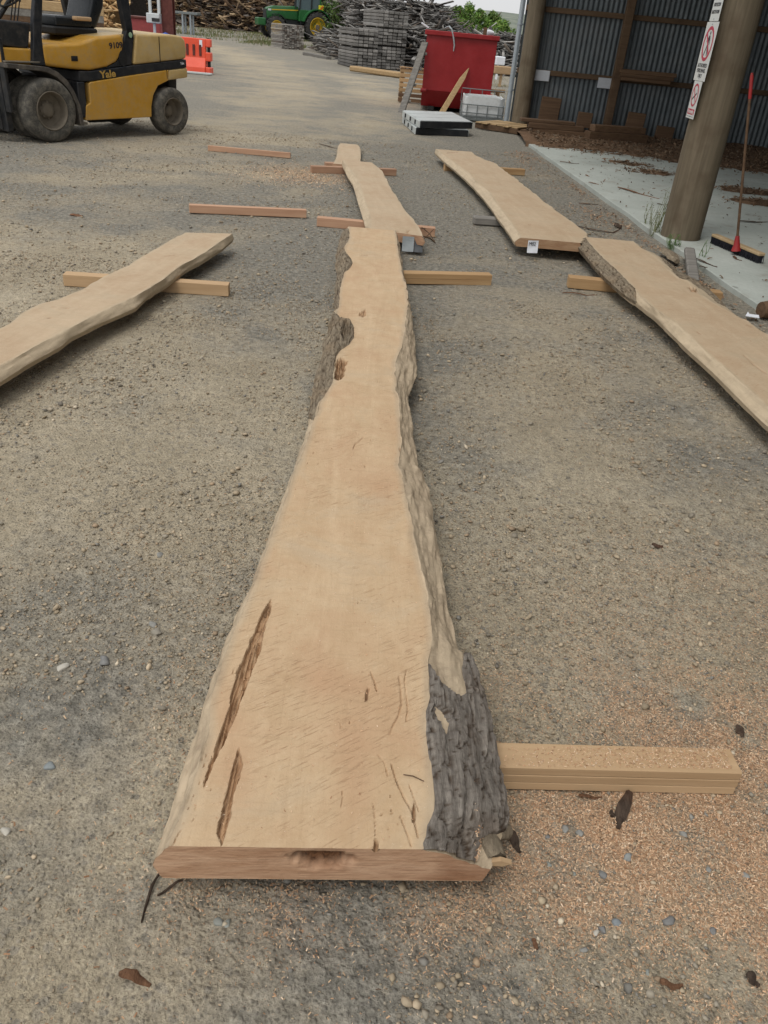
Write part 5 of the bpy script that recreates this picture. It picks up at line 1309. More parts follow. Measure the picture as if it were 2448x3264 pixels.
# black swoosh panel behind the hood and rear guard legs
sw_ = [(.80, .858), (1.53, .945), (1.60, 1.255), (1.57, 1.40), (1.50, 1.40), (1.42, 1.21), (1.385, 1.09), (1.27, .972), (1.10, .905)]
m = MB(); m.prism(sw_, xz, Y0 + .02, Y0 + .11); fb(m, 'black_panel', 'black_paint', bev=.012)
m = MB(); m.prism(sw_, xz, Y1 - .11, Y1 - .02); fb(m, 'black_panel', 'black_paint', bev=.012)
m = MB(); m.prism([(1.38 + .075 * math.cos(t), 1.02 + .10 * math.sin(t)) for t in np.linspace(0, 2 * math.pi, 24)[:-1]], xz, Y0 + .012, Y0 + .03); fb(m, 'filler_recess', 'rubber_black')
for yy in (Y0 + .02, Y1 - .11):
    m = MB(); m.prism([(1.50, 1.25), (1.615, 1.25), (1.60, 1.42), (1.575, 1.73), (1.50, 2.22), (1.40, 2.22), (1.41, 1.72)], xz, yy, yy + .09); fb(m, 'guard_rear_leg', 'black_paint', bev=.015, bseg=3)
    m = MB(); m.prism([(-.08, .915), (.115, .905), (.105, 1.03), (.109, 1.235), (.185, 1.64), (.30, 2.20), (.20, 2.22), (.069, 1.636), (.014, 1.417), (-.02, 1.2)], xz, yy + .0, yy + .075); fb(m, 'guard_front_leg', 'black_paint', bev=.012)
m = MB()
for yy in (Y0 + .06, Y1 - .07): m.box((.85, yy, 2.22), (1.3, .09, .08), None, .01)
for k in range(7): m.box((.25 + k * .2, (Y0 + Y1) / 2, 2.23), (.05, Y1 - Y0 - .1, .05), None, .006)
fb(m, 'overhead_guard', 'black_paint')
m = MB(); m.prism([(1.545 + .028 * math.cos(t), 1.31 + .035 * math.sin(t)) for t in np.linspace(0, 2 * math.pi, 20)[:-1]], xz, Y0 + .010, Y0 + .018); fb(m, 'round_sticker', plain('sticker_green', (.35, .5, .33), .5))
# fender over the drive wheels
fp_o = [(-.50, .935), (.0, .905), (.10, .895), (.24, .84), (.36, .75), (.45, .63), (.53, .45), (.565, .19)]
fp_i = [(.50, .19), (.475, .43), (.40, .59), (.31, .70), (.20, .785), (.08, .835), (.0, .85), (-.50, .88)]
m = MB(); m.prism(fp_o + fp_i, xz, .03, .50); fb(m, 'fender', 'fender', bev=.008)
m = MB(); m.prism(fp_o + fp_i, xz, 1.04, 1.50); fb(m, 'fender', 'fender', bev=.008)
m = MB(); m.box((-.22, .28, .945), (.5, .36, .02), None, .005); fb(m, 'step_plate', 'rim_dusty')
m = MB(); m.box((.62, .18, .50), (.12, .18, .44), None, .01); fb(m, 'step_box', 'black_paint')
m = MB(); m.box((.60, .12, .21), (.10, .10, .03), None, .004); fb(m, 'step', 'rim_dusty')
# cowl, floor, steering wheel, levers
m = MB(); m.prism([(-.50, 1.12), (-.05, 1.09), (.02, 1.38), (-.47, 1.40)], xz, Y0 + .10, Y1 - .1); fb(m, 'cowl', 'dark_steel', bev=.02)
m = MB(); m.prism([(-.50, .90), (.12, .90), (.08, 1.09), (-.50, 1.10)], xz, .16, 1.38); fb(m, 'front_bulkhead', 'yellow', bev=.02)
m = MB(); c_ = np.array([.30, .95, 1.62]); ring_ = [c_ + .17 * np.array([.75 * math.cos(t), math.sin(t), .55 * math.cos(t)]) for t in np.linspace(0, 2 * math.pi, 28)]
m.tube(ring_, .014, 8, False); m.cyl((.0, .95, 1.30), c_, .03, .03, 10); m.beam(ring_[0], ring_[14], .02, .012); fb(m, 'steering_wheel', 'rubber_black', smooth=True)
m = MB()
for k in range(3): m.cyl((.05, .50 + .07 * k, 1.38), (.12, .50 + .07 * k, 1.60), .008, .008, 8); m.cyl((.12, .50 + .07 * k, 1.60), (.125, .50 + .07 * k, 1.63), .018, .018, 8)
fb(m, 'levers', 'rubber_black', smooth=True)
# seat
st_ = thing('seat_tmp', 'x', 'y') if False else None
m = MB(); m.box((.92, .76, 1.41), (.60, .52, .13), None, .02); s_ = fb(m, 'seat_cushion', 'seat_vinyl', bev=.03, bseg=3, smooth=True)
m = MB(); m.prism([(1.12, 1.36), (1.30, 1.34), (1.46, 1.62), (1.52, 1.98), (1.44, 2.06), (1.33, 2.02), (1.24, 1.66)], xz, .50, 1.02); fb(m, 'seat_backrest', 'seat_vinyl', bev=.05, bseg=4, smooth=True)
m = MB(); m.box((.92, .76, 1.30), (.72, .60, .10), None, .02); fb(m, 'seat_base', 'rubber_black')
m = MB(); m.box((.98, .40, 1.46), (.26, .10, .05), None, .02); fb(m, 'torn_padding', 'bearer_pale', bev=.015)
# mast, carriage, forks
for yy in (.34, 1.12):
    m = MB(); m.beam((-.42, yy, .12), (-.52, yy, 3.4), .09, .16, .01); m.beam((-.46, yy + .07, .14), (-.56, yy + .07, 3.4), .06, .12, .008); fb(m, 'mast_rail', 'dark_steel')
m = MB(); m.beam((-.44, .20, .36), (-.46, .20, 1.20), .05, .10, .008); m.beam((-.46, .2, 1.2), (-.50, .2, 1.7), .04, .06, .006); fb(m, 'mast_brace', 'dark_steel')
m = MB()
for zz in (.35, .75, 1.6, 2.4): m.box((-.55, .77, zz), (.06, .86, .10), None, .008)
fb(m, 'mast_crossbar', 'dark_steel')
for yy in (.45, 1.05):
    m = MB(); m.prism([(-.62, .12), (-.62, .62), (-.67, .62), (-.67, .17), (-1.85, .14), (-1.85, .12)], xz, yy, yy + .12); fb(m, 'fork', 'dark_steel', bev=.006)
m = MB(); m.cyl((-.35, .62, .4), (-.42, .62, 1.9), .035, .035, 12); m.cyl((-.35, .92, .4), (-.42, .92, 1.9), .035, .035, 12); fb(m, 'lift_cylinder', 'dark_steel', smooth=True)
# lettering on the near flank
fR = np.array([[math.cos(FA), -math.sin(FA), 0], [math.sin(FA), math.cos(FA), 0], [0, 0, 1]]); f0 = np.array([-4.9223, 11.6078, 0])
def floc(x, y, z): return f0 + fR @ np.array([x, y, z])
fx = fR @ np.array([1.0, 0, .085]); fx /= np.linalg.norm(fx); fz = np.array([0, 0, 1.0]); fz = fz - fx * (fx @ fz); fz /= np.linalg.norm(fz)
place_text('Yale', .125, floc(1.085, Y0 + .0035, .818), fx, fz, 'yellow_text', fk, bold=.004, fit=.28)
place_text('9109', .10, floc(1.27, Y0 + .0095, 1.172), fx, fz, 'ink', fk, bold=.003, fit=.235)
place_text('Yale', .05, floc(2.49, Y0 + .0035, .975), fx, fz, 'paper', fk, bold=.001, fit=.08)
# ------------------------------------------------------------------ red skip, crate, tubs and pallets by the shed
MAT['skip_red'] = plain('skip_red', (.29, .010, .012), .45, .0, .4, vary=.22, nscale=2.2, dirt=(.26, .03, .035), dirt_amt=.5)
c3 = lambda x, y: (1000 + x / 2.212, y / 2.212)
SY = 22.1
A = yp(*c3(790, 420), SY); B = yp(*c3(1268, 450), SY); xl, xr = A[0] - .02, B[0] + .02
zt_ = yp(*c3(1050, 235), SY)[2]; zc = yp(*c3(900, 642), SY)[2]
sk_ = thing('skip_bin', 'dark red steel skip bin standing open beside the shed', 'skip', ((xl + xr) / 2, SY, 0))
prof = [(0, zt_), (0, zc), (.28, .10), (2.4, .10), (2.75, zc + .2), (2.75, zt_)]
fn = lambda a, b, d: (d, SY + a, b)
m = MB()
for (a0, b0_), (a1, b1_) in zip(prof[:-1], prof[1:]):
    nv = np.array([-(b1_ - b0_), a1 - a0]); nv /= np.linalg.norm(nv); nv *= .012
    m.prism([(a0, b0_), (a1, b1_), (a1 - nv[0], b1_ - nv[1]), (a0 - nv[0], b0_ - nv[1])], fn, xl, xr)
m.build('shell', 'skip_red', sk_)
for d in (xl, xr):
    m = MB(); m.prism(prof, fn, d - .006, d + .006); m.build('side_plate', 'skip_red', sk_)
m = MB(); m.box(((xl + xr) / 2, SY - .035, zt_ - .04), (xr - xl + .09, .07, .10), None, .012); m.build('top_rim', 'skip_red', sk_)
for d in (xl - .02, xr + .02):
    m = MB(); m.box((d, SY + 1.37, zt_ - .04), (.07, 2.8, .10), None, .012); m.build('top_rim', 'skip_red', sk_)
for d in (xl + .03, xr - .03):
    m = MB(); m.cyl((d - .07, SY - .03, zc - .02), (d + .07, SY - .03, zc - .02), .05, .05, 14); m.build('lifting_lug', 'skip_red', sk_, smooth=True)
for xx in (xl + .25, xr - .25):
    m = MB(); m.box((xx, SY + 1.3, .05), (.16, 2.2, .10), None, .01); m.build('skid', 'dark_steel', sk_)
# timber sticking out of the skip and the curved strip over its lip
pth = [yp(*c3(x, y), SY - .06 - .0 * i) for i, (x, y) in enumerate([(930, 196), (955, 186), (972, 205), (985, 260), (992, 320), (985, 362)])]
pth[0] = pth[0] + np.array([0, .3, .0]); pth[1] = pth[1] + np.array([0, .1, 0])
m = MB(); m.tube(pth, [.018] * 5 + [.010], 8); tag(m.build('rubber_strip', 'tag_grey', smooth=True), 'pale curved strip hanging over the rim of the red skip', 'strip')
for (q, w, mt, lab) in [(((1205, 255), (1212, 195)), .09, 'brown_wood', 'brown post end poking out of the red skip'), (((760, 160), (812, 196)), .07, 'paper', 'white plank poking out left of the red skip')]:
    P = yp(*c3(*q[0]), SY + .6); Q = yp(*c3(*q[1]), SY + .6); m = MB(); m.beam(P, Q, w, w * .5, .005); tag(m.build('skip_timber', mt), lab, 'timber')
P = yp(*c3(1250, 235), SY + .8); bv, bf = ico(1, .16, 77, .9); o = link('plastic_bag', np_mesh('plastic_bag', bv * .12, bf, 'paper', None, True)); o.location = tuple(P); tag(o, 'white plastic bag on top of the rubbish in the red skip', 'bag')
bv, bf = ico(2, .2, 5, .5)
o = link('rubbish_fill', np_mesh('rubbish_fill', bv * [.8, 1.2, .5], bf, 'scrap', {'col': np.tile((.14, .12, .10), (len(bv), 1))})); o.location = ((xl + xr) / 2, SY + 1.4, zt_ - .38); tag(o, 'heap of dull rubbish filling the red skip', 'rubbish', kind='stuff')

# leaning plank
P = gp(*c3(893, 785)); P[1] = 21.3; P[0] = yp(*c3(893, 785), 21.3)[0]; Q = yp(*c3(1094, 478), SY - .05)
m = MB(); d_ = Q - P; L = np.linalg.norm(d_); d_ /= L; n_ = np.cross(d_, [0, 1.0, .2]); n_ /= np.linalg.norm(n_); k_ = np.cross(n_, d_)
pl = [(0, -.075), (L * .80, -.06), (L, -.005), (L * .97, .012), (L * .75, .06), (0, .055)]
m.prism(pl, lambda a, b, d: P + d_ * a + n_ * b + k_ * d, -.02, .02); tag(m.build('leaning_plank', 'tan_wood', bev=.006), 'orange-brown plank with a pointed top leaning on the red skip', 'plank')
# weathered notched board leaning at the left corner of the skip
P = yp(*c3(610, 815), 20.9); Q = yp(*c3(785, 300), SY - .12)
m = MB(); m.beam(P, Q, .05, .16, .006, up=(1, -.3, .2)); lb = thing('leaning_board', 'weathered grey notched board leaning at the left of the red skip', 'board', tuple(P)); m.build('board', 'grey_wood', lb)
d_ = (Q - P); 
for t in (.2, .42, .64, .85):
    c_ = P + d_ * t + np.array([.09, .02, 0]); m = MB(); m.box(c_, (.09, .04, .06), None, .006); m.build('cleat', 'grey_wood', lb)
# slatted crate
A = yp(*c3(600, 720), 24.1); B = yp(*c3(772, 742), 24.1); Tz = yp(*c3(690, 482), 24.1)[2]
cr = thing('slatted_crate', 'open slatted wooden crate left of the red skip', 'crate', (A[0], 24.1, 0)); n = 7
hgt = Tz / n
for k in range(n):
    m = MB(); m.box(((A[0] + B[0]) / 2 + .12, 24.1, hgt * (k + .5)), (B[0] - A[0] + .3, .025, hgt * .72), None, .004); m.build('slat', 'tan_wood' if k > 1 else 'brown_wood', cr)
    m = MB(); m.box((A[0] - .02, 24.6, hgt * (k + .5)), (.025, .95, hgt * .72), None, .004); m.build('slat', 'tan_wood' if k > 1 else 'brown_wood', cr)
for xx in (A[0] + .02, B[0] + .24):
    for yy in (24.15, 25.05):
        m = MB(); m.box((xx, yy, Tz / 2), (.07, .07, Tz), None, .005); m.build('corner_post', 'tan_wood', cr)
m = MB(); m.box(((A[0] + B[0]) / 2 + .12, 24.1, Tz + .012), (B[0] - A[0] + .34, .08, .025), None, .004); m.build('top_rail', 'bearer_pale', cr)
# two stacked steel tray panels
MAT['tray_top'] = plain('tray_grey', (.46, .49, .48), .45, .0, .4, vary=.12, nscale=4)
def quad_pt(q, z): return np.array([gp(*c3(x, y), z) for x, y in q])
for k, (lab, zb_, zt2, q) in enumerate([('lower of two flat steel trays with a black front edge', .0, .125, [(722, 897), (1090, 915), (930, 830), (632, 820)]), ('upper of two flat steel trays with a pale grey slatted top', .13, .255, [(752, 850), (1118, 859), (950, 791), (632, 776)])]):
    Q = quad_pt(q, zt2); Q[2] = Q[1] + (Q[3] - Q[0]) * .97
    o = thing('steel_tray', lab, 'tray', (Q[0][0], Q[0][1], zb_))
    def bil(u, v): return (Q[0] * (1 - u) + Q[1] * u) * (1 - v) + (Q[3] * (1 - u) + Q[2] * u) * v
    for i in range(3):
        v0, v1 = .012 + i * .33, .325 + i * .33; m = MB(); c_ = [bil(.01, v0), bil(.99, v0), bil(.99, v1), bil(.01, v1)]
        m.add([p - [0, 0, .03] for p in c_] + [p - [0, 0, .0] for p in c_], [(3, 2, 1, 0), (4, 5, 6, 7), (0, 1, 5, 4), (1, 2, 6, 5), (2, 3, 7, 6), (3, 0, 4, 7)]); m.build('top_board', 'tray_top', o)
    for (p, q_, mt, nm) in ((0, 1, 'black_paint', 'front_edge'), (0, 3, 'tray_top', 'side_edge'), (1, 2, 'tray_top', 'side_edge'), (3, 2, 'black_paint', 'back_edge')):
        m = MB(); a, b = Q[p].copy(), Q[q_].copy(); a[2] = b[2] = (zb_ + zt2 - .008) / 2; m.beam(a, b, .03, zt2 - zb_ - .012, .004); m.build(nm, mt, o)
    for v in (.22, .5, .8):
        c_ = bil(-.004, v); m = MB(); m.box((c_[0] - .012, c_[1], (zb_ + zt2) / 2), (.03, .12, .07), None, .005); m.build('slot', 'rubber_black', o)
# IBC cage cut down, with a white tub in it
MAT['ibc_white'] = plain('tub_white', (.62, .64, .64), .45, vary=.12, nscale=4, dirt=(.3, .29, .26), dirt_amt=.4)
MAT['cage'] = plain('cage_steel', (.20, .22, .22), .45, .5, .4, vary=.2)
Y2 = 20.3
xa_ = yp(*c3(1035, 850), Y2)[0]; xb_ = yp(*c3(1330, 880), Y2)[0]; zh = yp(*c3(1190, 745), Y2)[2]; zcg = yp(*c3(1180, 632), Y2 + 1.0)[2]
ib = thing('tote_cage', 'wire cage holding a cut-down white plastic tub', 'cage', ((xa_ + xb_) / 2, Y2, 0))
m = MB()
def rr(x0_, x1_, y0_, y1_, r, n=6):
    out = []
    for (cx, cy, a0) in ((x1_ - r, y1_ - r, 0), (x0_ + r, y1_ - r, 90), (x0_ + r, y0_ + r, 180), (x1_ - r, y0_ + r, 270)):
        for i in range(n + 1): a = math.radians(a0 + 90 * i / n); out.append((cx + r * math.cos(a), cy + r * math.sin(a)))
    return out
po = rr(xa_ + .03, xb_ - .03, Y2 + .03, Y2 + .97, .12); pi_ = rr(xa_ + .05, xb_ - .05, Y2 + .05, Y2 + .95, .10); n = len(po)
zr = zh + .16
vs = [(x, y, .1) for x, y in po] + [(x + .012 * math.sin(i), y, zr + .012 * math.sin(i * 1.3)) for i, (x, y) in enumerate(po)] + [(x, y, zr) for x, y in pi_] + [(x, y, .14) for x, y in pi_]
fs = []
for j in range(3): fs += [(j * n + i, j * n + (i + 1) % n, (j + 1) * n + (i + 1) % n, (j + 1) * n + i) for i in range(n)]
fs += [tuple(range(n)), tuple(range(3 * n, 4 * n))]
m.add(vs, fs); m.build('tub', 'ibc_white', ib, smooth=True)
for z in (.12, zh * .52, zh, ):
    m = MB(); m.tube([(x, y, z) for x, y in rr(xa_, xb_, Y2, Y2 + 1.0, .06)] + [(xb_, Y2 + .94, z)], .011, 6); m.build('cage_hoop', 'cage', ib, smooth=True)
m = MB(); m.tube([(xa_, Y2 + 1.0, zh), (xa_, Y2 + 1.0, zcg), (xb_ + .05, Y2 + 1.0, zcg), (xb_, Y2 + .1, zh)], .011, 6); m.build('cage_hoop', 'cage', ib, smooth=True)
for (x, y) in [(xa_ + (xb_ - xa_) * t, Y2) for t in (.12, .36, .6, .86)] + [(xa_, Y2 + t) for t in (.2, .4, .6, .8)] + [(xb_, Y2 + t) for t in (.25, .5, .75)] + [(xa_ + (xb_ - xa_) * t, Y2 + 1.0) for t in (.2, .5, .8)]:
    m = MB(); m.cyl((x, y, .04), (x, y, zh if y < Y2 + .9 else zcg), .010, .010, 6); m.build('cage_bar', 'cage', ib, smooth=True)
m = MB(); m.box(((xa_ + xb_) / 2, Y2 + .5, .06), (xb_ - xa_, 1.0, .08), None, .01); m.build('base_tray', 'cage', ib)
# pallet in front of the pipe
A = gp(*c3(1130, 905)); B = gp(*c3(1430, 952)); x_ = (B - A); L = np.linalg.norm(x_); x_ /= L; y_ = np.array([-x_[1], x_[0], 0])
pal_ = thing('pallet', 'broken tan pallet lying in front of the galvanised pipe', 'pallet', tuple(A))
for k in range(6):
    c_ = A + x_ * (L * (k + .5) / 6) + y_ * .5 + np.array([0, 0, .125]); m = MB(); m.box(c_, (L / 6 * .78, 1.0 + .1 * math.sin(k * 2), .022), np.stack([x_, y_, [0, 0, 1]], 1), .003); m.build('deck_board', 'tan_wood', pal_)
for v in (.06, .5, .94):
    c_ = A + x_ * L / 2 + y_ * v + np.array([0, 0, .06]); m = MB(); m.box(c_, (L, .08, .10), np.stack([x_, y_, [0, 0, 1]], 1), .004); m.build('bearer_rail', 'brown_wood', pal_)
# red marker peg, yellow plank on the road
P = gp(*c3(652, 478)); P2 = yp(*c3(654, 418), P[1]); m = MB(); m.box((P[0], P[1], P2[2] / 2 * 1.0), (.32, .2, P2[2]), None, .03); 
tag(m.build('marker_post', plain('marker_red', (.62, .03, .04), .4), bev=.0), 'bright red marker post behind the slatted crate', 'post')
A = gp(*c3(272, 506)); B = gp(*c3(625, 556)); m = MB(); m.beam(A + [0, 0, .12], B + [0, 0, .12], .42, .20, .05); tag(m.build('squared_log', 'tan_wood'), 'pale yellow squared log lying on the ground before the sleeper stacks', 'log')

# ------------------------------------------------------------------ sleeper stacks
SLM = {}
def sleeper_mesh(L, w, h, key):
    if key not in SLM:
        m = MB(); m.box((L / 2, w / 2, h / 2), (L, w, h), None, .016); SLM[key] = m.mesh('timber_sleeper', 'sleeper')
    return SLM[key]
MAT['sleeper'] = wood('sleeper_grey', (.20, .19, .18), (.36, .345, .32), axis=0, dark=(.12, .10, .085), perobj=.62)
def sleeper_stack(corner, ang, L, w, h, nw, nl, label, group, gaps=(), jitter=.05, skip=()):
    u = np.array([math.cos(ang), math.sin(ang), 0]); v = np.array([math.sin(ang), -math.cos(ang), 0])   # u along the sleepers (away), v to the right
    for l in range(nl):
        z = .02 + l * (h + .018) + sum(.06 for g in gaps if l >= g)
        for k in range(nw):
            if (l, k) in skip: continue
            o = bpy.data.objects.new('timber_sleeper', sleeper_mesh(L, w * .93, h, (L, w, h))); COL.objects.link(o)
            p = np.array(corner, float) + v * (k + 1) * w + u * random.uniform(-jitter, jitter); o.location = (p[0], p[1], corner[2] + z); o.rotation_euler = (0, 0, ang + random.uniform(-.006, .006))
            tag(o, label, 'sleeper', group)
        if l in gaps:
            for t in (.25, L - .35):
                o = bpy.data.objects.new('stack_spacer', sleeper_mesh(w * nw, .09, .055, ('sp', w * nw))); COL.objects.link(o)
                p = np.array(corner, float) + u * t; o.location = (p[0], p[1], corner[2] + z - .058); o.rotation_euler = (0, 0, ang - math.pi / 2); tag(o, 'thin spacer batten between layers of the ' + ('short' if 'short' in label else 'tall') + ' sleeper stack', 'batten', group + ' spacers')
AN = math.radians(114)
ca = gp(*c3(270, 478)); sleeper_stack((ca[0], ca[1], 0), AN, 2.1, .235, .110, 5, 11, 'weathered grey sleeper in the short stack at the front', 'sleepers in the short front stack', gaps=(6, 9))
cb = gp(*c3(455, 492)); sleeper_stack((cb[0] - .15, cb[1] + .75, 0), AN, 2.1, .235, .110, 6, 17, 'weathered grey sleeper in the tall stack behind', 'sleepers in the tall rear stack', gaps=(7, 12))

# ------------------------------------------------------------------ scrap timber heaps
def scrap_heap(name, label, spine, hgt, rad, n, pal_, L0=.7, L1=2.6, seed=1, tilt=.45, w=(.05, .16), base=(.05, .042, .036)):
    """mound of broken boards along a spine of (x, y); hgt per spine point"""
    r = np.random.default_rng(seed); S = np.array(spine, float); H = np.array(hgt, float)
    seg = np.r_[0, np.cumsum(np.linalg.norm(np.diff(S, axis=0), axis=1))]
    def hgt_at(x, y, hh, w): return ground_base(x, y) + hh * (.70 + .6 * vnoise(x * .45 + seed, y * .45)) * (1 - np.abs(w) ** 1.9)
    t = r.random(n) * seg[-1]; cx = np.interp(t, seg, S[:, 0]); cy = np.interp(t, seg, S[:, 1]); hh = np.interp(t, seg, H)
    q = np.clip(r.uniform(-1.05, .35, n) + r.normal(0, .06, n), -1.1, .6)
    x = cx + r.normal(0, .3, n); y = cy + rad * q
    z = hgt_at(x, y, hh, np.clip(q, -1, 1)) * r.uniform(.86, 1.03, n) + .04
    Ls = L0 + (L1 - L0) * r.random(n) ** 1.8; S3 = np.stack([Ls / 2, r.uniform(w[0], w[1], n) / 2, r.uniform(.02, .06, n) / 2], 1)
    C = np.array(pal_)[r.integers(0, len(pal_), n)] * r.uniform(.6, 1.25, (n, 1))
    bv = np.array([(sx, sy, sz) for sx in (-1, 1) for sy in (-1, 1) for sz in (-1, 1)], float); bf = np.array([(0, 1, 3, 2), (4, 6, 7, 5), (0, 4, 5, 1), (2, 3, 7, 6), (0, 2, 6, 4), (1, 5, 7, 3)])
    parts = [scatter(bv, bf, np.stack([x, y, z], 1), S3, rand_rots(n, tilt), C)]
    # the mass inside
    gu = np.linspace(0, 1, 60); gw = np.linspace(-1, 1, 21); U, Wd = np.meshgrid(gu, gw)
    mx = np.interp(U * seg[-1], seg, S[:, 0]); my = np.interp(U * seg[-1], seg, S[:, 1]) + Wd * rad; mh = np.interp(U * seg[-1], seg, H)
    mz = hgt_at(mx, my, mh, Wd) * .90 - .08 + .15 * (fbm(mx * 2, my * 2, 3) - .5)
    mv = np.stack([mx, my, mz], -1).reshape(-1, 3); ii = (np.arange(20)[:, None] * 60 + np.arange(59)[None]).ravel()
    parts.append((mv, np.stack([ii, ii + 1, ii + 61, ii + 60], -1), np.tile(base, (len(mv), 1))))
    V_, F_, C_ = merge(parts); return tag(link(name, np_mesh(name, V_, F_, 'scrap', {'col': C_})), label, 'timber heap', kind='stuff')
GREY = [(.22, .21, .20), (.15, .145, .135), (.09, .085, .08), (.30, .29, .275), (.06, .055, .05), (.17, .14, .115), (.36, .345, .32)]
BROWN = [(.26, .17, .10), (.15, .10, .065), (.34, .24, .15), (.09, .065, .05), (.42, .31, .19), (.22, .19, .165), (.06, .045, .035)]
def wx(px_, Y): return float(yp(px_, 60, Y)[0])
scrap_heap('scrap_timber_heap', 'grey heap of broken timber behind the sleeper stacks', [(wx(1060, 86), 86), (wx(1120, 74), 74), (wx(1180, 62), 62), (wx(1300, 58), 58), (wx(1430, 56), 56), (wx(1580, 55), 55)], [5.2, 3.6, 2.7, 3.0, 2.5, 1.4], 3.0, 4600, GREY, seed=3, tilt=.34)
scrap_heap('scrap_timber_heap', 'low grey heap of broken timber right of the red skip', [(wx(1540, 50), 50), (wx(1700, 50), 50), (wx(1950, 50), 50)], [1.5, 1.7, 1.5], 2.4, 900, GREY, seed=4, tilt=.3)
scrap_heap('scrap_timber_heap', 'loose grey heap of boards between the tractor and the stacks', [(wx(1040, 60), 60), (wx(1085, 53), 53), (wx(1140, 47), 47)], [.6, 1.15, 1.0], 1.3, 420, GREY, seed=5, tilt=.35)
scrap_heap('scrap_timber_heap', 'grey heap of boards between the tall stack and the red skip', [(wx(1270, 45), 45), (wx(1340, 44), 44), (wx(1400, 44), 44)], [2.1, 1.9, 1.7], 1.5, 420, GREY, seed=8, tilt=.22, L0=1.2, L1=3.4)
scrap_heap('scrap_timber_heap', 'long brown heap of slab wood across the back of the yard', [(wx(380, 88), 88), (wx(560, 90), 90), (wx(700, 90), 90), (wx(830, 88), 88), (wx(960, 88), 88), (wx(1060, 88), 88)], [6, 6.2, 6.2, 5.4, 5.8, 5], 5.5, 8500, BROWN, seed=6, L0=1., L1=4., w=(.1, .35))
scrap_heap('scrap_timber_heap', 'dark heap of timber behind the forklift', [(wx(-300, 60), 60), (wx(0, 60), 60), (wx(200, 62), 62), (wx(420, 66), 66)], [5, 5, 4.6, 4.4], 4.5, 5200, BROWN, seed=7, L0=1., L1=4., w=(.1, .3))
# split firewood pile
YEL = [(.52, .34, .16), (.62, .43, .22), (.40, .24, .11), (.55, .38, .2)]
p_ = yp(345, 78, 38.0); scrap_heap('firewood_pile', 'pile of fresh yellow split firewood behind the forklift', [(p_[0] - 1.2, 38), (p_[0] + .3, 38)], [2.2, 1.75], 1.7, 900, YEL, seed=9, L0=.25, L1=.6, w=(.08, .16), tilt=.8, base=(.25, .16, .08))
# long timbers lying behind the forklift
for k, (ya_, yb_, mt) in enumerate([(18, 40, 'tan_wood'), (44, 60, 'grey_wood'), (62, 78, 'brown_wood')]):
    A = yp(-120, ya_ - 26, 26.); B = yp(330, (ya_ + yb_) / 2 + 8, 27.5); m = MB(); m.beam(A, B, .3, .26, .02)
    tag(m.build('long_timber', mt), ['topmost pale', 'middle grey', 'lowest brown'][k] + ' long beam seen through the forklift cab', 'timber', 'long beams behind the forklift')
for k, xx in enumerate((-9.6, -13.0)):
    m = MB(); m.box((xx, 26.6, .35), (.3, .3, .70), None, .02); tag(m.build('trestle_block', 'brown_wood'), ['brown block holding the long beams, nearer the yard', 'brown block holding the long beams, farther left'][k], 'block')

# ------------------------------------------------------------------ far left: column, cabinet, bin, tarp, trestle, barrier
MAT['oxide'] = plain('oxide_red', (.10, .022, .014), .6, vary=.25, dirt=(.16, .06, .045), dirt_amt=.5)
MAT['cabinet'] = plain('cabinet_grey', (.55, .58, .58), .5, vary=.12)
MAT['tarp'] = plain('tarp_blue', (.03, .10, .42), .5, vary=.3, nscale=14, bump=.01)
MAT['barrier'] = plain('barrier_red', (.76, .085, .035), .4, vary=.12, nscale=4, dirt=(.55, .16, .12), dirt_amt=.3)
c1 = lambda x, y: (x / 2.37, y / 2.37)
YC = 31.0
A = yp(*c1(1222, 120), YC); B = yp(*c1(1305, 120), YC); m = MB(); w_ = B[0] - A[0]; xc = (A[0] + B[0]) / 2
col_ = thing('steel_column', 'dark red steel column behind the forklift', 'column', (xc, YC, 0))
m.box((xc, YC, 2.6), (w_, .03, 5.2)); m.build('flange', 'oxide', col_)
m = MB(); m.box((xc, YC + .3, 2.6), (w_, .03, 5.2)); m.build('flange', 'oxide', col_)
m = MB(); m.box((xc, YC + .15, 2.6), (.03, .27, 5.2)); m.build('web', 'oxide', col_)
m = MB(); m.box((xc, YC + .15, .01), (w_ * 1.5, .6, .03)); m.build('foot_plate', 'oxide', col_)
A = yp(*c1(1112, 95), YC - .1); B = yp(*c1(1215, 180), YC - .1)
cb_ = thing('switch_cabinet', 'pale grey cabinet and frame fixed beside the red column', 'cabinet', (A[0], YC - .1, 0))
m = MB(); m.box(((A[0] + B[0]) / 2, YC - .1, (A[2] + B[2]) / 2), (B[0] - A[0], .3, A[2] - B[2]), None, .02); m.build('box', 'cabinet', cb_)
m = MB(); m.box(((A[0] + B[0]) / 2 + .1, YC - .262, (A[2] + B[2]) / 2 - .04), ((B[0] - A[0]) * .6, .02, .10), None, .004); m.build('vent', 'dark_steel', cb_)
for t in (.25, .92):
    m = MB(); xx = A[0] + (B[0] - A[0]) * t; m.box((xx, YC - .1, A[2] + .75), (.09, .09, 1.5), None, .01); m.build('upright', 'cabinet', cb_)
m = MB(); m.box(((A[0] + B[0]) / 2, YC - .1, .30 * 1), (.08, .08, B[2] * 1.0 - .0), None, .01); m.v = [(x, y, z - .30 + B[2] / 2) for x, y, z in m.v]; m.build('leg', 'cabinet', cb_)
A = yp(*c1(990, 118), 33.); B = yp(*c1(1175, 205), 33.)
rb = thing('red_bin', 'faded red steel bin seen over the forklift hood', 'bin', ((A[0] + B[0]) / 2, 33, 0))
m = MB(); m.box(((A[0] + B[0]) / 2, 33.5, A[2] / 2), (B[0] - A[0] + .4, 1.2, A[2]), None, .03); m.build('body', plain('faded_red', (.28, .05, .05), .6, vary=.2), rb)
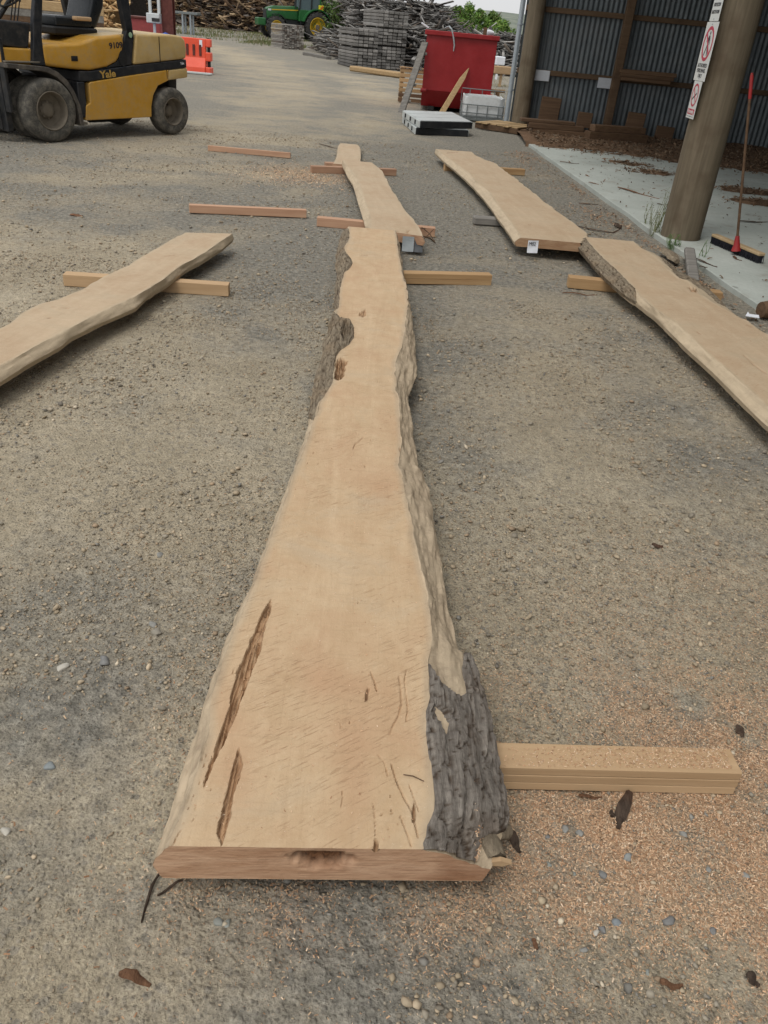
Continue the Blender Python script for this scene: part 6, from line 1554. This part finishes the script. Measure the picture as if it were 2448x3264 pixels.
m = MB(); m.box(((A[0] + B[0]) / 2, 33.5, A[2] - .03), (B[0] - A[0] + .5, 1.3, .07), None, .02); m.build('rim', 'oxide', rb)
# tarp: crumpled sheet over a low heap
A = yp(*c1(1330, 290), 30.5); gx_, gy_ = np.meshgrid(np.linspace(-.9, .75, 26), np.linspace(-.6, .6, 20))
tz = np.clip(.92 - .95 * np.maximum(np.abs(gx_ + .25), 0) - .5 * np.abs(gy_), 0, 1) * 1.1 + .30 * (np.abs(fbm(gx_ * 4, gy_ * 4, 3) - .5)) * 2 - .04
tv = np.stack([A[0] + gx_ - .1, 30.5 + gy_, np.maximum(tz, .01)], -1).reshape(-1, 3); ii = (np.arange(19)[:, None] * 26 + np.arange(25)[None]).ravel()
tag(link('tarpaulin', np_mesh('tarpaulin', tv, np.stack([ii, ii + 1, ii + 27, ii + 26], -1), 'tarp', None, False)), 'crumpled blue tarpaulin heaped behind the forklift', 'tarp')
# steel trestle
c2 = lambda x, y: (500 + x / 2.37, y / 2.37)
YT = 62.; A = yp(*c2(135, 92), YT); B = yp(*c2(318, 105), YT); tr = thing('steel_trestle', 'grey steel trestle table standing across the track', 'trestle', (A[0], YT, 0))
m = MB(); m.box(((A[0] + B[0]) / 2, YT, (A[2] + B[2]) / 2), (B[0] - A[0], .9, .14), None, .01); m.build('top_beam', 'cage', tr)
for xx in (A[0] + .6, B[0] - .5):
    for yy in (YT - .35, YT + .35):
        m = MB(); m.cyl((xx, yy, .05), (xx, yy, (A[2] + B[2]) / 2), .07, .07, 8); m.build('leg', 'pipe', tr, smooth=True)
# water-filled barrier
P = gp(*c2(240, 548)); Q = gp(*c2(424, 552)); YB = 28.2; A = yp(*c2(245, 278), YB); B = yp(*c2(395, 300), YB)
ba = thing('plastic_barrier', 'bright red plastic road barrier behind the forklift', 'barrier', (A[0], YB, 0), .0)
xl_, xr_ = A[0] - .15, B[0] + .06; zt3 = (A[2] + B[2]) / 2
side = [(-.24, 0), (.24, 0), (.22, .16), (.10, .42), (.09, zt3), (-.09, zt3), (-.10, .42), (-.22, .16)]
m = MB(); m.prism(side, lambda a, b, d: (d + (b * .0), YB + a, b), xl_ - .5, xr_ - .16); m.build('body', 'barrier', ba, bev=.02, bseg=3)
for k, (z0_, z1_) in enumerate([(0.0, .18), (.34, .58), (.72, zt3)]):
    sc_ = [1.0, .72, .5][k]; m = MB(); m.box((xr_ - .08, YB, (z0_ + z1_) / 2), (.16, .40 * sc_, z1_ - z0_), None, .02); m.build('joint_knuckle', 'barrier', ba)
m = MB(); m.cyl((xr_ - .08, YB, .02), (xr_ - .08, YB, zt3 + .02), .05, .05, 12); m.build('joint_pin', 'rubber_black', ba, smooth=True)
for k in range(3):
    xx = xl_ + .10 + k * .20; m = MB(); m.box((xx, YB - .105, zt3 * .66), (.075, .03, .30), None, .012); m.build('fork_slot', 'oxide', ba)
m = MB(); m.box((xr_ - .30, YB - .096, zt3 - .13), (.09, .012, .18), None, .003); m.build('reflector', 'paper', ba)
m = MB(); m.box(((xl_ + xr_) / 2 - .05, YB - .55, .025), (1.15, .25, .05), None, .008); tag(m.build('grey_plank', 'tray_top'), 'flat pale grey plank on the ground before the red barrier', 'plank')

# ------------------------------------------------------------------ tractor (local: x backward, y inward from the near side)
MAT['tr_green'] = plain('tractor_green', (.018, .115, .03), .35, .0, .5, vary=.2, nscale=2, dirt=(.04, .09, .04), dirt_amt=.4)
MAT['tr_dark'] = plain('tractor_dark', (.016, .02, .02), .5, vary=.2, nscale=2)
MAT['tr_yellow'] = plain('tractor_yellow', (.58, .38, .02), .4, vary=.15, nscale=2, dirt=(.4, .27, .06), dirt_amt=.4)
MAT['tr_tyre'] = plain('tractor_tyre', (.035, .035, .035), .9, vary=.3, nscale=4, dirt=(.10, .09, .075), dirt_amt=.5)
def glass():
    k = NT('cab_glass', .08, .6); return k.fin((.10, .14, .15))
MAT['cab_glass'] = glass()
TP = gp(1012, 134, .27); TA = math.radians(27)
ta = thing('tractor', 'green tractor with yellow wheel centres parked before the brown heap', 'tractor', (TP[0], TP[1], .27), TA)
ta.scale = (1.08, 1.08, 1.08)
tb = lambda m, name, mat, **kw: m.build(name, mat, ta, world=False, **kw)
def twheel(cx, cy, r, w, rr_, nl):
    m = MB(); m.lathe([(rr_, .05), (rr_ * 1.1, 0), (r * .86, 0), (r * .95, .04), (r * .95, w - .04), (r * .86, w), (rr_, w - .05)], (cx, cy, r), (0, 1, 0), 40)
    for k in range(nl):
        a = 2 * math.pi * k / nl
        for (s_, o_) in ((0, 0), (1, math.pi / nl)):
            aa = a + o_; y_0, y_1 = (cy - .01, cy + w * .55) if s_ == 0 else (cy + w + .01, cy + w * .45); da = .13
            p = np.array([cx + r * .965 * math.cos(aa), y_0, r + r * .965 * math.sin(aa)]); q = np.array([cx + r * .975 * math.cos(aa + da), y_1, r + r * .975 * math.sin(aa + da)])
            m.beam(p, q, .05, .07, 0, up=(math.cos(aa), 0, math.sin(aa)))
    t = tb(m, 'tyre', 'tr_tyre', smooth=True)
    m = MB(); m.lathe([(rr_ * 1.04, .01), (rr_ * .98, .0), (rr_ * .93, .05), (rr_ * .88, .14), (rr_ * .45, .20), (rr_ * .35, .12), (rr_ * .28, .08), (.001, .08)], (cx, cy, r), (0, 1, 0), 32); o = link('rim', m.mesh('rim', 'tr_yellow', True)); o.parent = t
    m = MB(); m.cyl((cx, cy + .02, r), (cx, cy + .1, r), rr_ * .24, rr_ * .3, 14); o = link('hub', m.mesh('hub', 'rim_dusty', True)); o.parent = t
WBT = 2.95
twheel(0, 0, .90, .48, .55, 20); twheel(0, 1.55, .90, .48, .55, 20); twheel(-WBT, .10, .68, .40, .40, 18); twheel(-WBT, 1.55, .68, .40, .40, 18)
m = MB(); m.prism([(-3.5, 1.15), (-3.55, 1.55), (-3.45, 1.80), (-3.0, 1.93), (-1.25, 2.02), (-1.25, 1.2), (-2.4, 1.2)], xz, .68, 1.36); tb(m, 'bonnet', 'tr_green', bev=.06, bseg=3, smooth=True)
m = MB(); m.prism([(-3.56, .95), (-3.57, 1.70), (-3.20, 1.72), (-2.9, 1.2), (-2.9, .95)], xz, .70, 1.34); tb(m, 'grille', 'tr_dark', bev=.02)
m = MB(); m.box((-2.2, .672, 1.74), (1.9, .02, .06), np.array([[math.cos(-.045), 0, math.sin(-.045)], [0, 1, 0], [-math.sin(-.045), 0, math.cos(-.045)]])); tb(m, 'bonnet_stripe', 'tr_yellow')
m = MB(); m.box((-3.3, .675, 1.68), (.22, .03, .11), None, .01); tb(m, 'headlight', 'cabinet')
m = MB(); m.box((-1.9, 1.02, .95), (3.2, .5, .55), None, .05); m.box((-.1, 1.02, .95), (.9, .9, .6), None, .05); tb(m, 'engine_block', 'tr_dark')
m = MB(); m.box((-3.85, 1.02, .95), (.55, .9, .45), None, .05); tb(m, 'front_weights', 'tr_green')
m = MB(); m.prism([(-1.25, 1.15), (-.1, 1.2), (.35, 1.75), (.45, 1.85), (-1.2, 1.85)], xz, .45, 1.6); tb(m, 'cab_base', 'tr_green', bev=.03)
for (x_, y_) in ((-1.22, .48), (-1.22, 1.56), (.32, .48), (.32, 1.56), (-.35, .48), (-.35, 1.56)):
    m = MB(); m.beam((x_, y_, 1.8), (x_ * .92 + .0, y_, 2.85), .08, .08, .01); tb(m, 'cab_pillar', 'tr_green' if x_ > 0 else 'tr_dark')
m = MB(); m.prism([(-1.2, 1.85), (.30, 1.85), (.28, 2.82), (-1.1, 2.82)], xz, .51, 1.53); tb(m, 'cab_glass', 'cab_glass')
m = MB(); m.box((-.45, 1.02, 2.92), (1.75, 1.3, .16), None, .04); tb(m, 'cab_roof', 'tr_green', bev=.03)
fo = [(math.cos(a) * 1.06, .90 + math.sin(a) * 1.06) for a in np.radians(np.linspace(20, 165, 14))]; fi = [(math.cos(a) * 1.0, .90 + math.sin(a) * 1.0) for a in np.radians(np.linspace(165, 20, 14))]
for y_ in (.05, 1.55):
    m = MB(); m.prism(fo + fi, xz, y_, y_ + .5); tb(m, 'rear_fender', 'tr_green')
fo = [(-WBT + math.cos(a) * .80, .68 + math.sin(a) * .80) for a in np.radians(np.linspace(0, 110, 10))]; fi = [(-WBT + math.cos(a) * .76, .68 + math.sin(a) * .76) for a in np.radians(np.linspace(110, 0, 10))]
for y_ in (.12, 1.55):
    m = MB(); m.prism(fo + fi, xz, y_, y_ + .36); tb(m, 'front_fender', 'tr_dark')
m = MB(); m.box((.30, .30, 2.02), (.36, .06, .36), None, .01); tb(m, 'hazard_panel', plain('hazard_yellow', (.75, .72, .04), .4))
m = MB(); m.beam((.2, .265, 1.88), (.42, .265, 2.16), .012, .1); tb(m, 'hazard_stripe', plain('hazard_orange', (.75, .14, .03), .4))
m = MB()
for z in (.45, .75, 1.05): m.box((-.95, .42, z), (.45, .25, .04), None, .005)
m.beam((-1.16, .34, .45), (-1.16, .34, 1.2), .03, .03); m.beam((-.74, .34, .45), (-.74, .34, 1.2), .03, .03); tb(m, 'cab_steps', 'tr_dark')
m = MB(); m.cyl((-1.45, .62, 1.9), (-1.45, .62, 3.0), .05, .05, 10); tb(m, 'exhaust_pipe', 'tr_dark', smooth=True)

# stack of thin stickers before the tractor
ss_ = gp(*c2(940, 382)); stk = thing('sticker_stack', 'small stack of thin grey stickers in front of the tractor', 'stack', (ss_[0], ss_[1], .1))
m = MB(); u_ = np.array([math.cos(math.radians(125)), math.sin(math.radians(125)), 0]); v_ = np.array([u_[1], -u_[0], 0])
C0 = np.array([ss_[0], ss_[1], float(ground_base(ss_[0], ss_[1])) - .02]); Rk = np.stack([u_, -v_, [0, 0, 1.0]], 1)
cols_ = [(.33, .31, .28), (.24, .22, .2), (.40, .37, .33), (.16, .13, .11)]
for l in range(17):
    for k in range(9):
        m.col = random.choice(cols_ if k < 7 else cols_[1:]); m.box(C0 + u_ * (.75 + random.uniform(-.06, .06)) + v_ * (.11 + k * .16) + np.array([0, 0, .05 + l * .075]), (1.5, .14, .055), Rk)
m.build('stickers', 'scrap', stk, fix=False)['kind'] = 'stuff'
# a few boards and stumps on the verge
for k, (x, y, x2, y2, w_) in enumerate([(1060, 350, 1230, 390, .25), (700, 320, 800, 335, .15), (1120, 405, 1300, 440, .3), (640, 300, 760, 345, .12)]):
    A = gp(*c2(x, y), .12); B = gp(*c2(x2, y2), .1); m = MB(); m.beam(A, B, w_, w_ * .5, .02); tag(m.build('loose_board', 'grey_wood'), ['grey board on the verge right of the sticker stack', 'grey board on the grass left of the sticker stack', 'grey board at the foot of the short sleeper stack', 'thin dark board on the grass edge'][k], 'board')
# dry grass on the verge and beyond the skip
def grass_patch(name, label, quads, n, h, cols, seed):
    r = np.random.default_rng(seed); X = []; Y = []
    for (x0_, x1_, y0_, y1_, wgt) in quads:
        k = int(n * wgt); x = r.uniform(x0_, x1_, k); y = r.uniform(y0_, y1_, k); q = r.random(k) < np.clip(2.2 * (fbm(x * .6, y * .6, 3) - .33), 0.05, 1); X.append(x[q]); Y.append(y[q])
    x = np.concatenate(X); y = np.concatenate(Y); k = len(x); bv = np.array([(-1, 0, 0), (1, 0, 0), (.3, .25, 1), (-.3, .25, 1)], float); bf = np.array([(0, 1, 2, 3)])
    s = h * r.uniform(.4, 1.1, k); P = np.stack([x, y, ground_base(x, y) - .02], 1); C = np.array(cols)[r.integers(0, len(cols), k)] * r.uniform(.7, 1.2, (k, 1))
    V_, F_, C_ = scatter(bv, bf, P, np.stack([s * .14, s * .8, s], 1), rand_rots(k, .25), C)
    return tag(link(name, np_mesh(name, V_, F_, 'chips', {'col': C_})), label, 'grass', kind='stuff')
GC = [(.12, .15, .05), (.2, .19, .09), (.26, .22, .13), (.09, .13, .04)]
g0 = gp(*c2(420, 235)); g1 = gp(*c2(840, 350))
grass_patch('verge_grass', 'thin green and dry grass on the verge before the tractor', [(-22, -9, 58, 80, .8), (-11.5, -7.5, 55, 62, .35)], 16000, .16, GC, 2)
grass_patch('dry_grass', 'straw coloured grass on the ground beyond the red skip', [(wx(1540, 34), wx(1720, 34), 26, 47, 1.)], 9000, .07, [(.34, .28, .16), (.28, .23, .13), (.22, .21, .10)], 3)
# white log and rail beyond the skip
for k, (x, y, x2, y2, mt, w_) in enumerate([(1270, 425, 1335, 430, 'paper', .35), (1265, 490, 1385, 500, 'bearer_pale', .28), (1250, 640, 1345, 655, 'bearer_pale', .08)]):
    Yk = (42., 36., 23.5)[k]; A = yp(*c3(x, y), Yk); B = yp(*c3(x2, y2), Yk + .3); A[2] = B[2] = max(A[2], w_ * .5)
    m = MB(); m.beam(A, B, w_, w_, .03)
    if A[2] > w_: m.box((A + B) / 2 * [1, 1, .5], (.1, .1, A[2] - .02))
    tag(m.build('pale_log', mt), ['white painted block seen between the skip and the pipe', 'long pale log lying beyond the skip', 'thin pale batten at the right foot of the skip'][k], 'log')
# green bush behind the skip, with limbs and leaf clumps
MAT['bush_leaf'] = col_mat('bush_leaf', .6, 8, .3, .0)
def bush(name, label, x, y, rx, ry, h, n, seed, cols):
    o = thing(name, label, 'bush', (x, y, 0)); r = np.random.default_rng(seed); m = MB(); tips = []
    for k in range(16):
        a = r.uniform(0, 6.28); q = np.array([x + rx * .75 * math.cos(a) * r.uniform(.3, 1), y + ry * .7 * math.sin(a), h * r.uniform(.55, .95)]); mid_ = np.array([x + (q[0] - x) * .35, y + (q[1] - y) * .35, h * .45]); m.tube([(x, y, 0), mid_, q], [.09, .05, .015], 6); tips += [q, mid_ * .4 + q * .6]
    m.build('trunk', 'brown_wood', o, fix=False)
    cl = []; 
    for k in range(150):
        a = r.uniform(0, 6.28); e = r.uniform(0, 1) ** .6; zz = r.uniform(.12, 1.0); w_ = math.sqrt(max(0, 1 - (max(0, zz - .3) / .75) ** 2)); cl.append((x + rx * e * w_ * math.cos(a), y + ry * e * w_ * math.sin(a), h * zz * (.8 + .28 * vnoise(a * 1.5 + seed, 3)), r.uniform(.18, .42)))
    cl = np.array(cl); i = r.integers(0, len(cl), n); d = r.normal(size=(n, 3)); d /= np.linalg.norm(d, axis=1)[:, None]; P = cl[i, :3] + d * (cl[i, 3] * r.random(n) ** .4)[:, None]
    s = r.uniform(.05, .12, n); bv = np.array([(-1, 0, 0), (0, -.4, .1), (1, 0, 0), (0, .4, .1)], float)
    tone = np.repeat(r.uniform(.6, 1.3, len(cl)), 1)[i]; C = np.array(cols)[r.integers(0, len(cols), n)] * tone[:, None]
    V_, F_, C_ = scatter(bv, np.array([(0, 1, 2, 3)]), P, np.stack([s, s, s], 1), rand_rots(n), C); l = link('crown', np_mesh('crown', V_, F_, 'bush_leaf', {'col': C_}), o); return o
bush('green_bush', 'bright green bush behind the red skip', wx(1515, 64), 64., 3.6, 2.2, 3.35, 22000, 4, [(.10, .20, .03), (.15, .25, .05), (.07, .14, .025), (.20, .28, .07)])
bush('green_bush', 'dark green bush peeking behind the rear heap near the sky', wx(1050, 72), 72., 2.5, 2., 3.2, 6000, 6, [(.08, .14, .04), (.12, .18, .05)])
# hills on the skyline
hx = np.linspace(-900, 1100, 160); hv = []; 
for j, (yy, f) in enumerate(((520, 0.0), (600, .75), (700, 1.0), (820, .2))):
    for x in hx: hv.append((x, yy + 30 * math.sin(x * .01), -4 + f * (15 + 10 * float(fbm(x * .006 + 5, yy * .0 + 3, 4)) + 3 * float(vnoise(x * .06, 2)))))
hv = np.array(hv); ii = (np.arange(3)[:, None] * 160 + np.arange(159)[None]).ravel()
def hill_mat():
    k = NT('hill_scrub', .95, .1); v = k.co('World'); a = k.noise(v, .06, 6, .7); return k.fin(k.mix(k.ramp(a, [(.35, 0), (.65, 1)]), (.11, .135, .115), (.22, .235, .19)))
MAT['hill'] = hill_mat()
tag(link('hills', np_mesh('hills', hv, np.stack([ii, ii + 1, ii + 161, ii + 160], -1), 'hill', None, True)), 'low grey-green hills on the skyline', 'hills', kind='structure')
